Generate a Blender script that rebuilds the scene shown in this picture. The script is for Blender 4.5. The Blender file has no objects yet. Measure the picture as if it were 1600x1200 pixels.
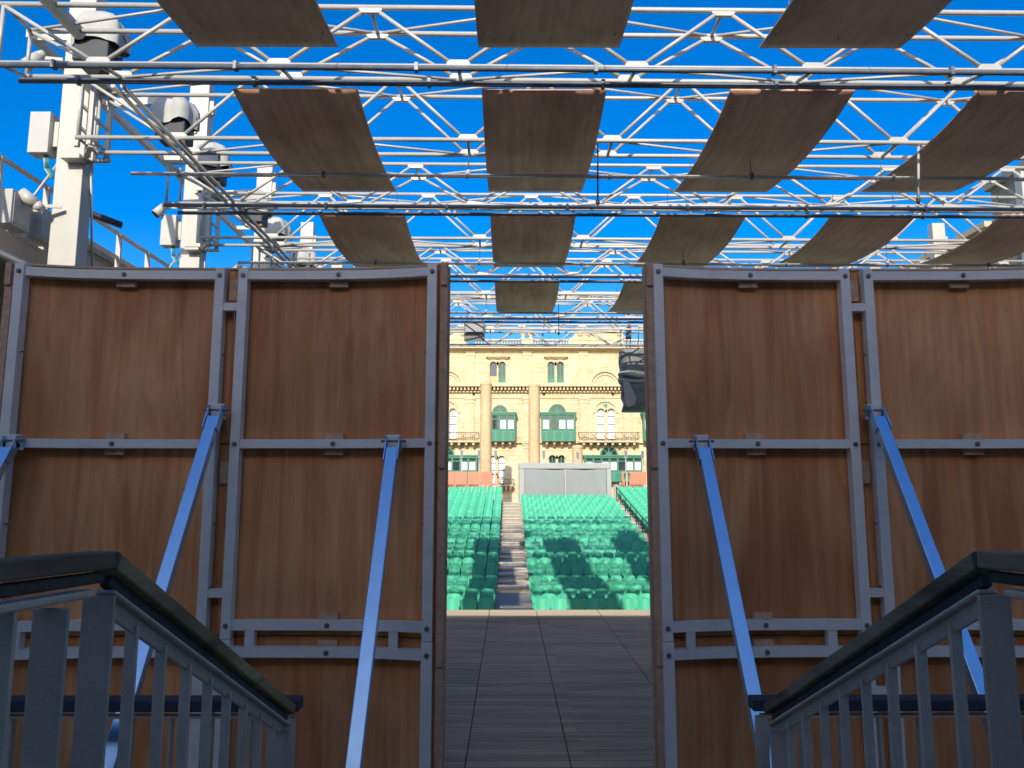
import bpy, math, random
from mathutils import Vector
random.seed(7)
R = math.radians
S = bpy.context.scene
COL = S.collection

# ------------------------------------------------------------------ camera, sky, sun, exposure
F, PITCH, YAW = 1180.0, R(7.9), R(0.24)
cd = bpy.data.cameras.new('camera'); cam = bpy.data.objects.new('camera', cd); COL.objects.link(cam)
cam.location = (0, 0, 0); cam.rotation_euler = (R(90) + PITCH, 0, -YAW)
cd.sensor_width = 36; cd.lens = 36 * F / 1600; cd.clip_start = .05; cd.clip_end = 3000
S.camera = cam
SUN = Vector((-2.1, -16.2, 8.1)).normalized()           # direction towards the sun
EL = math.asin(SUN.z); AZ = math.atan2(SUN.x, SUN.y)
w = bpy.data.worlds.new('World'); S.world = w; w.use_nodes = True
nt = w.node_tree; sky = nt.nodes.new('ShaderNodeTexSky'); sky.sky_type = 'NISHITA'; sky.sun_disc = False
sky.sun_elevation = EL; sky.sun_rotation = AZ % (2 * math.pi)
sky.air_density = 1.0; sky.dust_density = 1.7; sky.ozone_density = 3.5; sky.altitude = 200
hs = nt.nodes.new('ShaderNodeHueSaturation'); hs.inputs['Saturation'].default_value = 1.48; hs.inputs['Value'].default_value = .78; hs.inputs['Hue'].default_value = .511
nt.links.new(sky.outputs[0], hs.inputs['Color']); nt.links.new(hs.outputs[0], nt.nodes['Background'].inputs[0]); nt.nodes['Background'].inputs[1].default_value = .15
ld = bpy.data.lights.new('sun', 'SUN'); ld.energy = 2.6; ld.angle = R(.5); ld.color = (1, .93, .82)
sun = bpy.data.objects.new('sun', ld); COL.objects.link(sun); sun.rotation_euler = SUN.to_track_quat('Z', 'Y').to_euler()
S.view_settings.view_transform = 'Standard'; S.view_settings.look = 'None'; S.view_settings.gamma = 1
S.view_settings.exposure = .92

def at(px, py, D):
    """world point at depth D (metres along +Y) seen at photo pixel px, py"""
    u, v = px - 800, 600 - py
    x, y, z = u, F * math.cos(PITCH) - v * math.sin(PITCH), F * math.sin(PITCH) + v * math.cos(PITCH)
    x, y = x * math.cos(YAW) + y * math.sin(YAW), y * math.cos(YAW) - x * math.sin(YAW)
    return Vector((x * D / y, D, z * D / y))

# ------------------------------------------------------------------ helpers
ORG = {}
def tag(o, label=None, cat=None, group=None, kind=None):
    if label: o['label'] = label
    if cat: o['category'] = cat
    if group: o['group'] = group
    if kind: o['kind'] = kind
    return o
def thing(name, label, cat, loc=(0, 0, 0), group=None):
    o = bpy.data.objects.new(name, None); COL.objects.link(o); o.location = loc; o.empty_display_size = .2
    ORG[o] = Vector(loc)
    return tag(o, label, cat, group)
class MB:
    def __init__(s): s.v = []; s.f = []; s.sm = []
    def add(s, vs, fs, smooth=False):
        b = len(s.v); s.v += [Vector(p) for p in vs]; s.f += [[b + i for i in f] for f in fs]; s.sm += [smooth] * len(fs)
        return s
    def box(s, x0, x1, y0, y1, z0, z1):
        return s.add([(x0,y0,z0),(x1,y0,z0),(x1,y1,z0),(x0,y1,z0),(x0,y0,z1),(x1,y0,z1),(x1,y1,z1),(x0,y1,z1)],
                     [(0,3,2,1),(4,5,6,7),(0,1,5,4),(1,2,6,5),(2,3,7,6),(3,0,4,7)])
    def bar(s, p, q, w, h, up=(0, 0, 1)):
        p, q = Vector(p), Vector(q); d = (q - p).normalized(); up = Vector(up)
        a = d.cross(up)
        if a.length < 1e-4: a = d.cross(Vector((0, 1, 0)))
        a.normalize(); b = a.cross(d)
        c = [(-1,-1),(1,-1),(1,1),(-1,1)]
        vs = [p + a*i*w/2 + b*j*h/2 for i, j in c] + [q + a*i*w/2 + b*j*h/2 for i, j in c]
        return s.add(vs, [(3,2,1,0),(4,5,6,7),(0,1,5,4),(1,2,6,5),(2,3,7,6),(3,0,4,7)])
    def tube(s, p, q, r, n=10, r2=None):
        p, q = Vector(p), Vector(q); d = (q - p).normalized(); r2 = r if r2 is None else r2
        a = d.orthogonal().normalized(); b = d.cross(a)
        vs = []
        for c, rr in ((p, r), (q, r2)):
            vs += [c + (a*math.cos(2*math.pi*k/n) + b*math.sin(2*math.pi*k/n))*rr for k in range(n)]
        s.add(vs, [(k, (k+1)%n, n+(k+1)%n, n+k) for k in range(n)], True)
        b0 = len(s.v) - 2*n
        s.f += [[b0+k for k in range(n)][::-1], [b0+n+k for k in range(n)]]; s.sm += [False, False]
        return s
    def path(s, pts, r, n=6):
        for a, b in zip(pts, pts[1:]): s.tube(a, b, r, n)
        return s
    def prism(s, poly, y0, y1):                          # poly of (x, z), extruded along Y
        n = len(poly)
        return s.add([(x, y0, z) for x, z in poly] + [(x, y1, z) for x, z in poly],
                     [tuple(range(n)), tuple(range(2*n-1, n-1, -1))] + [(k, n+k, n+(k+1)%n, (k+1)%n) for k in range(n)])
    def prismx(s, poly, x0, x1):                         # poly of (y, z), extruded along X
        n = len(poly)
        return s.add([(x0, y, z) for y, z in poly] + [(x1, y, z) for y, z in poly],
                     [tuple(range(n))[::-1], tuple(range(n, 2*n))] + [(k, (k+1)%n, n+(k+1)%n, n+k) for k in range(n)])
    def lathe(s, c, prof, n=12):                         # prof of (r, z) above c
        c = Vector(c); vs = []
        for r, z in prof: vs += [c + Vector((r*math.cos(2*math.pi*k/n), r*math.sin(2*math.pi*k/n), z)) for k in range(n)]
        return s.add(vs, [(j*n+k, j*n+(k+1)%n, (j+1)*n+(k+1)%n, (j+1)*n+k) for j in range(len(prof)-1) for k in range(n)], True)
    def sheet(s, fn, nu, nv, th):                        # fn(u,v)->(point, normal); closed shell
        vs = []
        for sd in (0, 1):
            for j in range(nv+1):
                for i in range(nu+1):
                    p, nrm = fn(i/nu, j/nv); vs.append(Vector(p) + Vector(nrm)*th*sd)
        m = (nu+1)*(nv+1); fs = []
        for j in range(nv):
            for i in range(nu):
                a = j*(nu+1)+i; fs.append((a, a+1, a+nu+2, a+nu+1)); fs.append((m+a, m+a+nu+1, m+a+nu+2, m+a+1))
        s.add(vs, fs, True); ed = []
        for i in range(nu): ed += [(i+1, i, m+i, m+i+1), (nv*(nu+1)+i, nv*(nu+1)+i+1, m+nv*(nu+1)+i+1, m+nv*(nu+1)+i)]
        for j in range(nv): ed += [(j*(nu+1), (j+1)*(nu+1), m+(j+1)*(nu+1), m+j*(nu+1)), ((j+1)*(nu+1)+nu, j*(nu+1)+nu, m+j*(nu+1)+nu, m+(j+1)*(nu+1)+nu)]
        b0 = len(s.v) - 2*m
        s.f += [[b0+i for i in f] for f in ed]; s.sm += [False]*len(ed)
        return s
    def build(s, name, mat, parent=None, bevel=0):
        o0 = ORG.get(parent, Vector((0, 0, 0)))
        me = bpy.data.meshes.new(name); me.from_pydata([tuple(p - o0) for p in s.v], [], s.f)
        me.polygons.foreach_set('use_smooth', s.sm); me.materials.append(mat); me.update()
        import bmesh
        bm = bmesh.new(); bm.from_mesh(me); bmesh.ops.recalc_face_normals(bm, faces=bm.faces); bm.to_mesh(me); bm.free()
        o = bpy.data.objects.new(name, me); COL.objects.link(o)
        if parent: o.parent = parent
        ORG[o] = o0
        if bevel:
            b = o.modifiers.new('bevel', 'BEVEL'); b.width = bevel; b.segments = 2; b.limit_method = 'ANGLE'
        return o
def kids(o): return [c for c in bpy.data.objects if c.parent is o]
def copy_thing(tree, loc, label=None):
    """tree = (root, [(part, [subparts])])"""
    root, parts = tree
    r = root.copy(); COL.objects.link(r); r.location = loc
    if label: r['label'] = label
    for p, subs in parts:
        c = p.copy(); COL.objects.link(c); c.parent = r
        for q in subs: d = q.copy(); COL.objects.link(d); d.parent = c
    return r
def tree_of(root): return (root, [(p, kids(p)) for p in kids(root)])
ORD = ('first second third fourth fifth sixth seventh eighth ninth tenth eleventh twelfth thirteenth fourteenth fifteenth sixteenth '
       'seventeenth eighteenth nineteenth twentieth').split() + ['twenty-' + q for q in 'first second third fourth fifth sixth seventh eighth ninth'.split()]

# ------------------------------------------------------------------ materials
def mat(name, base, rough=.6, metal=0, var=.12, scale=(3, 3, 3), bump=0, bscale=60, second=None, spec=.5, detail=5, dirt=None, dscale=.7):
    m = bpy.data.materials.new(name); m.use_nodes = True; n = m.node_tree; b = n.nodes['Principled BSDF']
    b.inputs['Roughness'].default_value = rough; b.inputs['Metallic'].default_value = metal
    b.inputs['Specular IOR Level'].default_value = spec
    g = n.nodes.new('ShaderNodeNewGeometry'); mp = n.nodes.new('ShaderNodeMapping'); mp.inputs['Scale'].default_value = scale
    n.links.new(g.outputs['Position'], mp.inputs[0])
    no = n.nodes.new('ShaderNodeTexNoise'); no.inputs['Scale'].default_value = 1; no.inputs['Detail'].default_value = detail; no.inputs['Roughness'].default_value = .65
    n.links.new(mp.outputs[0], no.inputs[0])
    cr = n.nodes.new('ShaderNodeValToRGB'); cr.color_ramp.elements[0].position = .3; cr.color_ramp.elements[1].position = .7
    c2 = second or tuple(min(1, c*(1+var)) for c in base); c1 = tuple(c*(1-var) for c in base)
    cr.color_ramp.elements[0].color = (*c1, 1); cr.color_ramp.elements[1].color = (*c2, 1)
    n.links.new(no.outputs[0], cr.inputs[0]); out = cr.outputs[0]
    if dirt:
        n2 = n.nodes.new('ShaderNodeTexNoise'); n2.inputs['Scale'].default_value = dscale; n2.inputs['Detail'].default_value = 8; n2.inputs['Roughness'].default_value = .7
        n.links.new(g.outputs['Position'], n2.inputs[0])
        r2 = n.nodes.new('ShaderNodeValToRGB'); r2.color_ramp.elements[0].position = .52; r2.color_ramp.elements[1].position = .72
        r2.color_ramp.elements[1].color = (.8, .8, .8, 1); r2.color_ramp.elements[0].color = (0, 0, 0, 1)
        n.links.new(n2.outputs[0], r2.inputs[0])
        mx = n.nodes.new('ShaderNodeMixRGB'); mx.inputs[2].default_value = (*dirt, 1)
        n.links.new(r2.outputs[0], mx.inputs[0]); n.links.new(out, mx.inputs[1]); out = mx.outputs[0]
    n.links.new(out, b.inputs['Base Color'])
    if bump:
        nb = n.nodes.new('ShaderNodeTexNoise'); nb.inputs['Scale'].default_value = bscale; nb.inputs['Detail'].default_value = 4
        n.links.new(g.outputs['Position'], nb.inputs[0]); bp = n.nodes.new('ShaderNodeBump'); bp.inputs['Strength'].default_value = bump; bp.inputs['Distance'].default_value = .01
        n.links.new(nb.outputs[0], bp.inputs['Height']); n.links.new(bp.outputs[0], b.inputs['Normal'])
    return m
def plywood(name, axis, cols, rough=.62, fine=26, stain=(.16, .07, .035)):
    """veneer with long grain along axis (0 x, 1 y, 2 z), broad colour bands, resin streaks and stains"""
    m = bpy.data.materials.new(name); m.use_nodes = True; n = m.node_tree; b = n.nodes['Principled BSDF']; L = n.links
    b.inputs['Roughness'].default_value = rough; b.inputs['Specular IOR Level'].default_value = .35
    g = n.nodes.new('ShaderNodeNewGeometry'); oi = n.nodes.new('ShaderNodeObjectInfo')
    mo = n.nodes.new('ShaderNodeMath'); mo.operation = 'MULTIPLY'; mo.inputs[1].default_value = 37.; L.new(oi.outputs['Random'], mo.inputs[0])
    va = n.nodes.new('ShaderNodeVectorMath'); va.operation = 'ADD'; L.new(g.outputs['Position'], va.inputs[0]); L.new(mo.outputs[0], va.inputs[1])
    def noise(sc, along, det=4, dist=0.):
        mp = n.nodes.new('ShaderNodeMapping'); v = [sc]*3; v[axis] = sc*along; mp.inputs['Scale'].default_value = v
        L.new(va.outputs[0], mp.inputs[0]); t = n.nodes.new('ShaderNodeTexNoise'); t.inputs['Scale'].default_value = 1
        t.inputs['Detail'].default_value = det; t.inputs['Distortion'].default_value = dist; L.new(mp.outputs[0], t.inputs[0]); return t.outputs[0]
    def ramp(src, stops):
        r = n.nodes.new('ShaderNodeValToRGB'); e = r.color_ramp.elements
        while len(e) < len(stops): e.new(.5)
        for k, (p, c) in enumerate(stops): e[k].position = p; e[k].color = (*c, 1)
        L.new(src, r.inputs[0]); return r.outputs[0]
    def mix(f, a, c, mode='MIX'):
        x = n.nodes.new('ShaderNodeMixRGB'); x.blend_type = mode
        for i, q in enumerate((f, a, c)):
            if hasattr(q, 'links'): L.new(q, x.inputs[i])
            elif isinstance(q, float): x.inputs[i].default_value = q
            else: x.inputs[i].default_value = (*q, 1)
        return x.outputs[0]
    base = ramp(noise(2.6, .16, 6, 1.6), [(.3, cols[0]), (.45, cols[1]), (.58, cols[2]), (.72, cols[3])])
    grain = ramp(noise(fine, .03, 6, .3), [(.3, (.86, .84, .82)), (.65, (1.03, 1.03, 1.02))])
    base = mix(1., base, grain, 'MULTIPLY')
    st = ramp(noise(5, .09, 6, 1.2), [(.55, (0, 0, 0)), (.70, (.55, .55, .55))])
    base = mix(st, base, stain)
    lp = noise(.9, .8, 6); base = mix(1., base, ramp(lp, [(.32, (.76, .71, .68)), (.60, (1.06, 1.05, 1.04))]), 'MULTIPLY')
    fine_st = ramp(noise(9, .035, 2, .4), [(.64, (0, 0, 0)), (.74, (.32, .32, .32))])
    base = mix(fine_st, base, stain)
    base = mix(1., base, ramp(oi.outputs['Random'], [(0., (.86, .85, .86)), (1., (1.04, 1.05, 1.03))]), 'MULTIPLY')
    L.new(base, b.inputs['Base Color'])
    bp = n.nodes.new('ShaderNodeBump'); bp.inputs['Strength'].default_value = .15; bp.inputs['Distance'].default_value = .002
    L.new(noise(fine*2, .03, 5), bp.inputs['Height']); L.new(bp.outputs[0], b.inputs['Normal'])
    return m
M = {}
M['ply'] = plywood('wall_plywood', 2, [(.66,.230,.066), (.78,.30,.098), (.85,.375,.14), (.70,.245,.07)], stain=(.44,.135,.035))
M['plyp'] = plywood('ceiling_plywood', 1, [(.80,.45,.31), (.86,.51,.36), (.90,.56,.40), (.83,.47,.32)], fine=14, stain=(.64,.34,.23))
M['edge'] = mat('plywood_edge', (.60,.36,.19), .7, scale=(2, 2, 60), var=.25)
M['cleat'] = mat('timber_cleat', (.60,.33,.18), .7, scale=(20, 20, 20), var=.2)
M['frame'] = mat('painted_steel_frame', (.86,.74,.58), .42, .1, .06, (2, 2, 9), .08, 90, dirt=(.70,.60,.47), dscale=3)
M['brace'] = mat('sky_tinted_aluminium_brace', (.44,.62,.70), .26, .7, .06, (3, 3, 12), .02, 50, dirt=(.40,.54,.60), dscale=4)  # blue of the sky's reflection mixed into the metal's base colour
M['bolt'] = mat('bolt_steel', (.22,.20,.18), .5, .5)
M['white'] = mat('white_painted_tube', (.47,.455,.40), .38, 0, .05, (1.5, 1.5, 1.5), .05, 60, dirt=(.40,.38,.33), dscale=2.5)
M['column'] = mat('white_painted_column', (.50,.48,.41), .5, 0, .05, (2, 2, .6), .08, 30, dirt=(.41,.385,.33), dscale=1.4)
M['pipe'] = mat('dark_galvanised_pipe', (.15,.165,.18), .5, .3, .2, (6, 6, 6))
M['grey'] = mat('grey_cabinet_paint', (.46,.45,.40), .55, 0, .05)
M['tarp'] = mat('weathered_tarp', (.42,.41,.36), .75, 0, .12, (6, 6, 6), .4, 9)
M['black'] = mat('black_housing', (.022,.024,.028), .55, 0, .2)
M['wire'] = mat('steel_cable', (.16,.16,.17), .5, .6)
M['rail'] = mat('railing_steel', (.52,.37,.25), .55, .0, .12, (8, 8, 8), .35, 160, dirt=(.40,.30,.21), dscale=6)
M['railedge'] = mat('railing_bar_steel', (.62,.48,.34), .5, .3, .15, (8, 8, 8), .3, 160)
M['hand'] = plywood('weathered_handrail_timber', 1, [(.30,.19,.075), (.46,.32,.13), (.58,.42,.17), (.35,.24,.09)], .95, 60, (.10,.075,.04))
M['handg'] = plywood('grey_weathered_timber', 1, [(.20,.125,.065), (.30,.20,.11), (.38,.27,.15), (.23,.15,.08)], .9, 60, (.08,.05,.03))
M['handd'] = mat('dark_landing_rail_timber', (.035,.036,.04), .6, 0, .3, (2, 40, 40), .3, 60)
M['stone'] = mat('limestone', (.50,.42,.29), .9, 0, .12, (.8, .8, 1.6), .4, 6, dirt=(.34,.28,.19), dscale=.5)
M['stoned'] = mat('old_stone', (.34,.29,.22), .9, 0, .2, (.5, .5, 2), .5, 5, dirt=(.22,.19,.15), dscale=.6)
M['trim'] = mat('limestone_trim', (.62,.48,.29), .9, 0, .12, (2, 2, 2), .3, 8, dirt=(.48,.37,.22), dscale=.9)
M['ochre'] = mat('weathered_column_stone', (.62,.44,.24), .9, 0, .14, (1.5, 1.5, .35), .4, 6, dirt=(.40,.27,.15), dscale=.6)
M['green'] = mat('green_joinery_paint', (.035,.19,.105), .5, 0, .12, (1, 1, 1))
M['greenl'] = mat('green_panel_paint', (.05,.25,.15), .5, 0, .1)
M['glass'] = mat('window_glass', (.03,.04,.045), .08, 0, .4, (.8, .8, .8), spec=.8)
M['curtain'] = mat('white_window_board', (.68,.68,.66), .6, 0, .08)
M['iron'] = mat('iron_balustrade', (.06,.055,.05), .6, .3)
M['orange'] = mat('orange_barrier_board', (.62,.22,.12), .55, 0, .05, (.8, .8, .8))
M['tent'] = mat('grey_tarpaulin', (.27,.29,.28), .7, 0, .06, (1.2, 1.2, .6), .5, 2.2)
M['tentl'] = mat('pale_tent_fabric', (.38,.39,.355), .7, 0, .06, (1.2, 1.2, .6), .3, 2.2)
M['seat'] = mat('green_seat_plastic', (.065,.47,.27), .5, 0, .10, (1.3, 1.3, 1.3), dirt=(.08,.46,.30), dscale=1.2, spec=.3)
M['seatp'] = mat('green_seat_pan_plastic', (.09,.50,.31), .5, 0, .08, (1.3, 1.3, 1.3), spec=.3)
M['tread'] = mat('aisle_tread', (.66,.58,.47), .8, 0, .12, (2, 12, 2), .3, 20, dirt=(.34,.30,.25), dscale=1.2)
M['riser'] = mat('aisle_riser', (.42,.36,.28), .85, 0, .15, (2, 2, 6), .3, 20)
M['pit'] = mat('pit_paving', (.36,.32,.27), .9, 0, .12, (1, 1, 1), .3, 12, dirt=(.26,.23,.2), dscale=.8)
M['ground'] = mat('ground_stone', (.36,.32,.26), .9, 0, .15, (.2, .2, .2), .3, 3)
M['dark'] = mat('dark_void', (.02,.02,.02), .9)
M['amber'] = mat('amber_socket', (.75,.32,.10), .5)
# deck: reeded boards running across the stage
for key in ('seat', 'seatp'):
    n = M[key].node_tree; b = n.nodes['Principled BSDF']; src = b.inputs['Base Color'].links[0].from_socket
    oi = n.nodes.new('ShaderNodeObjectInfo'); r = n.nodes.new('ShaderNodeValToRGB'); r.color_ramp.elements[0].color = (.84, .88, .89, 1); r.color_ramp.elements[1].color = (1.15, 1.06, 1.08, 1)
    n.links.new(oi.outputs['Random'], r.inputs[0]); mx = n.nodes.new('ShaderNodeMixRGB'); mx.blend_type = 'MULTIPLY'; mx.inputs[0].default_value = 1
    n.links.new(src, mx.inputs[1]); n.links.new(r.outputs[0], mx.inputs[2]); n.links.new(mx.outputs[0], b.inputs['Base Color'])
def deck_mat():
    m = bpy.data.materials.new('reeded_decking'); m.use_nodes = True; n = m.node_tree; b = n.nodes['Principled BSDF']; L = n.links
    g = n.nodes.new('ShaderNodeNewGeometry'); sp = n.nodes.new('ShaderNodeSeparateXYZ'); L.new(g.outputs['Position'], sp.inputs[0])
    def math_(op, a, c=None):
        q = n.nodes.new('ShaderNodeMath'); q.operation = op
        L.new(a, q.inputs[0])
        if c is not None: q.inputs[1].default_value = c
        return q.outputs[0]
    fr = math_('FRACT', math_('DIVIDE', sp.outputs[1], .145)); gap = math_('LESS_THAN', fr, .05)
    idx = math_('FLOOR', math_('DIVIDE', sp.outputs[1], .145))
    sx = math_('FLOOR', math_('DIVIDE', math_('ADD', sp.outputs[0], .35), .98))
    cm = n.nodes.new('ShaderNodeCombineXYZ'); L.new(idx, cm.inputs[0]); L.new(sx, cm.inputs[1])
    wn = n.nodes.new('ShaderNodeTexWhiteNoise'); L.new(cm.outputs[0], wn.inputs['Vector'])
    mp = n.nodes.new('ShaderNodeMapping'); mp.inputs['Scale'].default_value = (.9, 38, 1); L.new(g.outputs['Position'], mp.inputs[0])
    no = n.nodes.new('ShaderNodeTexNoise'); no.inputs['Scale'].default_value = 1; no.inputs['Detail'].default_value = 6; L.new(mp.outputs[0], no.inputs[0])
    n3 = n.nodes.new('ShaderNodeTexNoise'); n3.inputs['Scale'].default_value = .6; n3.inputs['Detail'].default_value = 6; L.new(g.outputs['Position'], n3.inputs[0])
    a = math_('MULTIPLY', wn.outputs[0], .16); q = n.nodes.new('ShaderNodeMath'); q.operation = 'ADD'; L.new(a, q.inputs[0]); L.new(no.outputs[0], q.inputs[1])
    q2 = n.nodes.new('ShaderNodeMath'); q2.operation = 'MULTIPLY_ADD'; L.new(n3.outputs[0], q2.inputs[0]); q2.inputs[1].default_value = .5; L.new(q.outputs[0], q2.inputs[2])
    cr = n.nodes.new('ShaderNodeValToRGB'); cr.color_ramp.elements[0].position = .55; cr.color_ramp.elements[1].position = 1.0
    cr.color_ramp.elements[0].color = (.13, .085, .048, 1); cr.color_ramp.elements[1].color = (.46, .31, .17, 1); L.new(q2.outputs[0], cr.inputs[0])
    mx = n.nodes.new('ShaderNodeMixRGB'); L.new(gap, mx.inputs[0]); L.new(cr.outputs[0], mx.inputs[1]); mx.inputs[2].default_value = (.09, .075, .06, 1)
    L.new(mx.outputs[0], b.inputs['Base Color']); b.inputs['Roughness'].default_value = .7
    wv = math_('SINE', math_('MULTIPLY', sp.outputs[1], 2*math.pi/.018)); bp = n.nodes.new('ShaderNodeBump'); bp.inputs['Strength'].default_value = .5; bp.inputs['Distance'].default_value = .002
    L.new(wv, bp.inputs['Height']); L.new(bp.outputs[0], b.inputs['Normal'])
    return m
M['deck'] = deck_mat()
M['sunlit_deck'] = mat('deck_strip_painted_sunlit', (.78,.62,.38), .75, 0, .10, (1, 9, 1), .2, 30)  # paler deck colour, sunlight painted into the strip at the stage edge
def block_mat(name, c1, c2, mortar, bw, bh):
    m = bpy.data.materials.new(name); m.use_nodes = True; n = m.node_tree; b = n.nodes['Principled BSDF']; L = n.links
    g = n.nodes.new('ShaderNodeNewGeometry'); sp = n.nodes.new('ShaderNodeSeparateXYZ'); L.new(g.outputs['Position'], sp.inputs[0])
    ad = n.nodes.new('ShaderNodeMath'); L.new(sp.outputs[0], ad.inputs[0]); L.new(sp.outputs[1], ad.inputs[1])
    cm = n.nodes.new('ShaderNodeCombineXYZ'); L.new(ad.outputs[0], cm.inputs[0]); L.new(sp.outputs[2], cm.inputs[1])
    br = n.nodes.new('ShaderNodeTexBrick'); br.inputs['Scale'].default_value = 1; br.inputs['Brick Width'].default_value = bw; br.inputs['Row Height'].default_value = bh
    br.inputs['Mortar Size'].default_value = .018; br.inputs['Color1'].default_value = (*c1, 1); br.inputs['Color2'].default_value = (*c2, 1); br.inputs['Mortar'].default_value = (*mortar, 1)
    L.new(cm.outputs[0], br.inputs['Vector'])
    no = n.nodes.new('ShaderNodeTexNoise'); no.inputs['Scale'].default_value = .7; no.inputs['Detail'].default_value = 8; no.inputs['Roughness'].default_value = .7; L.new(g.outputs['Position'], no.inputs[0])
    cr = n.nodes.new('ShaderNodeValToRGB'); cr.color_ramp.elements[0].position = .35; cr.color_ramp.elements[1].position = .65
    cr.color_ramp.elements[0].color = (.80, .76, .70, 1); cr.color_ramp.elements[1].color = (1.05, 1.05, 1.05, 1); L.new(no.outputs[0], cr.inputs[0])
    mx = n.nodes.new('ShaderNodeMixRGB'); mx.blend_type = 'MULTIPLY'; mx.inputs[0].default_value = 1; L.new(br.outputs[0], mx.inputs[1]); L.new(cr.outputs[0], mx.inputs[2])
    L.new(mx.outputs[0], b.inputs['Base Color']); b.inputs['Roughness'].default_value = .9
    return m
M['ashlar'] = block_mat('limestone_ashlar', (.68,.55,.34), (.73,.60,.38), (.44,.34,.20), .9, .42)
M['ashlard'] = block_mat('grey_stone_blocks', (.36,.31,.24), (.42,.36,.28), (.22,.19,.15), .8, .38)

# ------------------------------------------------------------------ the setting
STZ, PIT = -2.2, -4.02
def struct(mb, name, m, **k): return tag(mb.build(name, m, **k), kind='structure')
mb = MB(); mb.add([(-400, -400, PIT-.01), (400, -400, PIT-.01), (400, 700, PIT-.01), (-400, 700, PIT-.01)], [(0, 1, 2, 3)])
struct(mb, 'ground', M['ground'])
mb = MB(); mb.box(-18, 16.5, 14.45, 72, PIT-.3, PIT); struct(mb, 'pit_floor', M['pit'])
xs = [-6.2, -5.25, -4.3, -3.3, -2.35, -1.35, -.35, .50, 1.62, 2.6, 3.6, 4.6, 5.6, 6.6, 7.6]
mb = MB()
for a, b in zip(xs, xs[1:]): mb.box(a+.0045, b-.0045, 3.92, 13.66, STZ-.04, STZ)
struct(mb, 'stage_floor', M['deck'])
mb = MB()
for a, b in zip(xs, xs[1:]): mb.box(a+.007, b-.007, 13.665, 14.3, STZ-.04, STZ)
struct(mb, 'stage_edge_sunlit', M['sunlit_deck'])  # last strip of decking, sunlight put into its colour
mb = MB(); mb.box(-6.2, 7.6, 3.93, 14.28, PIT, STZ-.045); struct(mb, 'stage_base', M['dark'])
mb = MB()                                               # flight of steps down to the stage and the landing behind the camera
for i in range(6): mb.box(-1.2, 1.42, 2.15+.305*i, 3.9, STZ-.3-.01*i, STZ+1.02-.17*(i+1)+.0)
struct(mb, 'stairs', M['stoned'])
mb = MB(); mb.box(-6.2, 7.6, -4, 2.14, STZ-.3, STZ+1.02); mb.box(-6.2, -1.21, 2.14, 3.9, PIT, STZ); mb.box(1.43, 7.6, 2.14, 3.9, PIT, STZ)
struct(mb, 'landing', M['stoned'])

# seating tribune
def seat_row(k): return 30.8 + .95*k, -2.96 + .148*k + .00036*k*k
mb = MB(); mt = MB()
for x0, x1 in ((-9, -.43), (.70, 6.38), (7.08, 14)):
    last = 18 if x0 == .70 else 21
    for k in range(last):
        D, z = seat_row(k); z -= .85
        mb.box(x0, x1, D-.55, D+.40 if k < last-1 else D+1.2, PIT, z)
struct(mb, 'seating_tribune', M['riser'])
mb = MB(); mt = MB()
for x0, x1, last in ((-.425, .695, 20), (6.385, 7.075, 20)):
    for k in range(last):
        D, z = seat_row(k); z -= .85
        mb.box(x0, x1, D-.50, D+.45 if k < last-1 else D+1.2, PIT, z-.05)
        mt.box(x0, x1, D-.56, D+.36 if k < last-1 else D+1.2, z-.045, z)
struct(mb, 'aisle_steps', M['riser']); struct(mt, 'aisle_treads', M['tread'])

# ------------------------------------------------------------------ buildings round the theatre (shade giver behind the camera too)
b = thing('stone_building', 'tall stone building standing behind the viewer whose shadow covers the stage', 'building', (0, -8, PIT))
# roof edge height sets where its shadow ends on the stage (y = 13.6)
top = STZ + .5*(13.60+8)
MB().box(-26, 30, -14, -8, PIT, top-.4).build('wall', M['ashlard'], b)
MB().box(-26.3, 30.3, -14.2, -8.0, top-.398, top).build('cornice', M['trim'], b)
for x in range(-20, 26, 5):
    f = MB().box(x-.9, x+.9, -8.01, -7.93, 0.3, 3.1).build('window', M['trim'], b); MB().box(x-.75, x+.75, -7.93, -7.92, .45, 2.95).build('pane', M['glass'], f)

b = thing('terrace_building', 'grey stone block building behind the left terrace railing', 'building', (-12, 15, PIT))
MB().box(-16, -9.5, 4, 34, PIT, 5.3).build('wall', M['ashlard'], b)
MB().box(-16.1, -9.38, 3.9, 34.1, 5.303, 5.42).build('coping', M['stoned'], b)
for y in range(8, 33, 6):
    f = MB().box(-9.5, -9.45, y-.6, y+.6, -1.5, .8).build('window', M['trim'], b); MB().box(-9.45, -9.44, y-.45, y+.45, -1.35, .65).build('pane', M['glass'], f)

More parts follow.
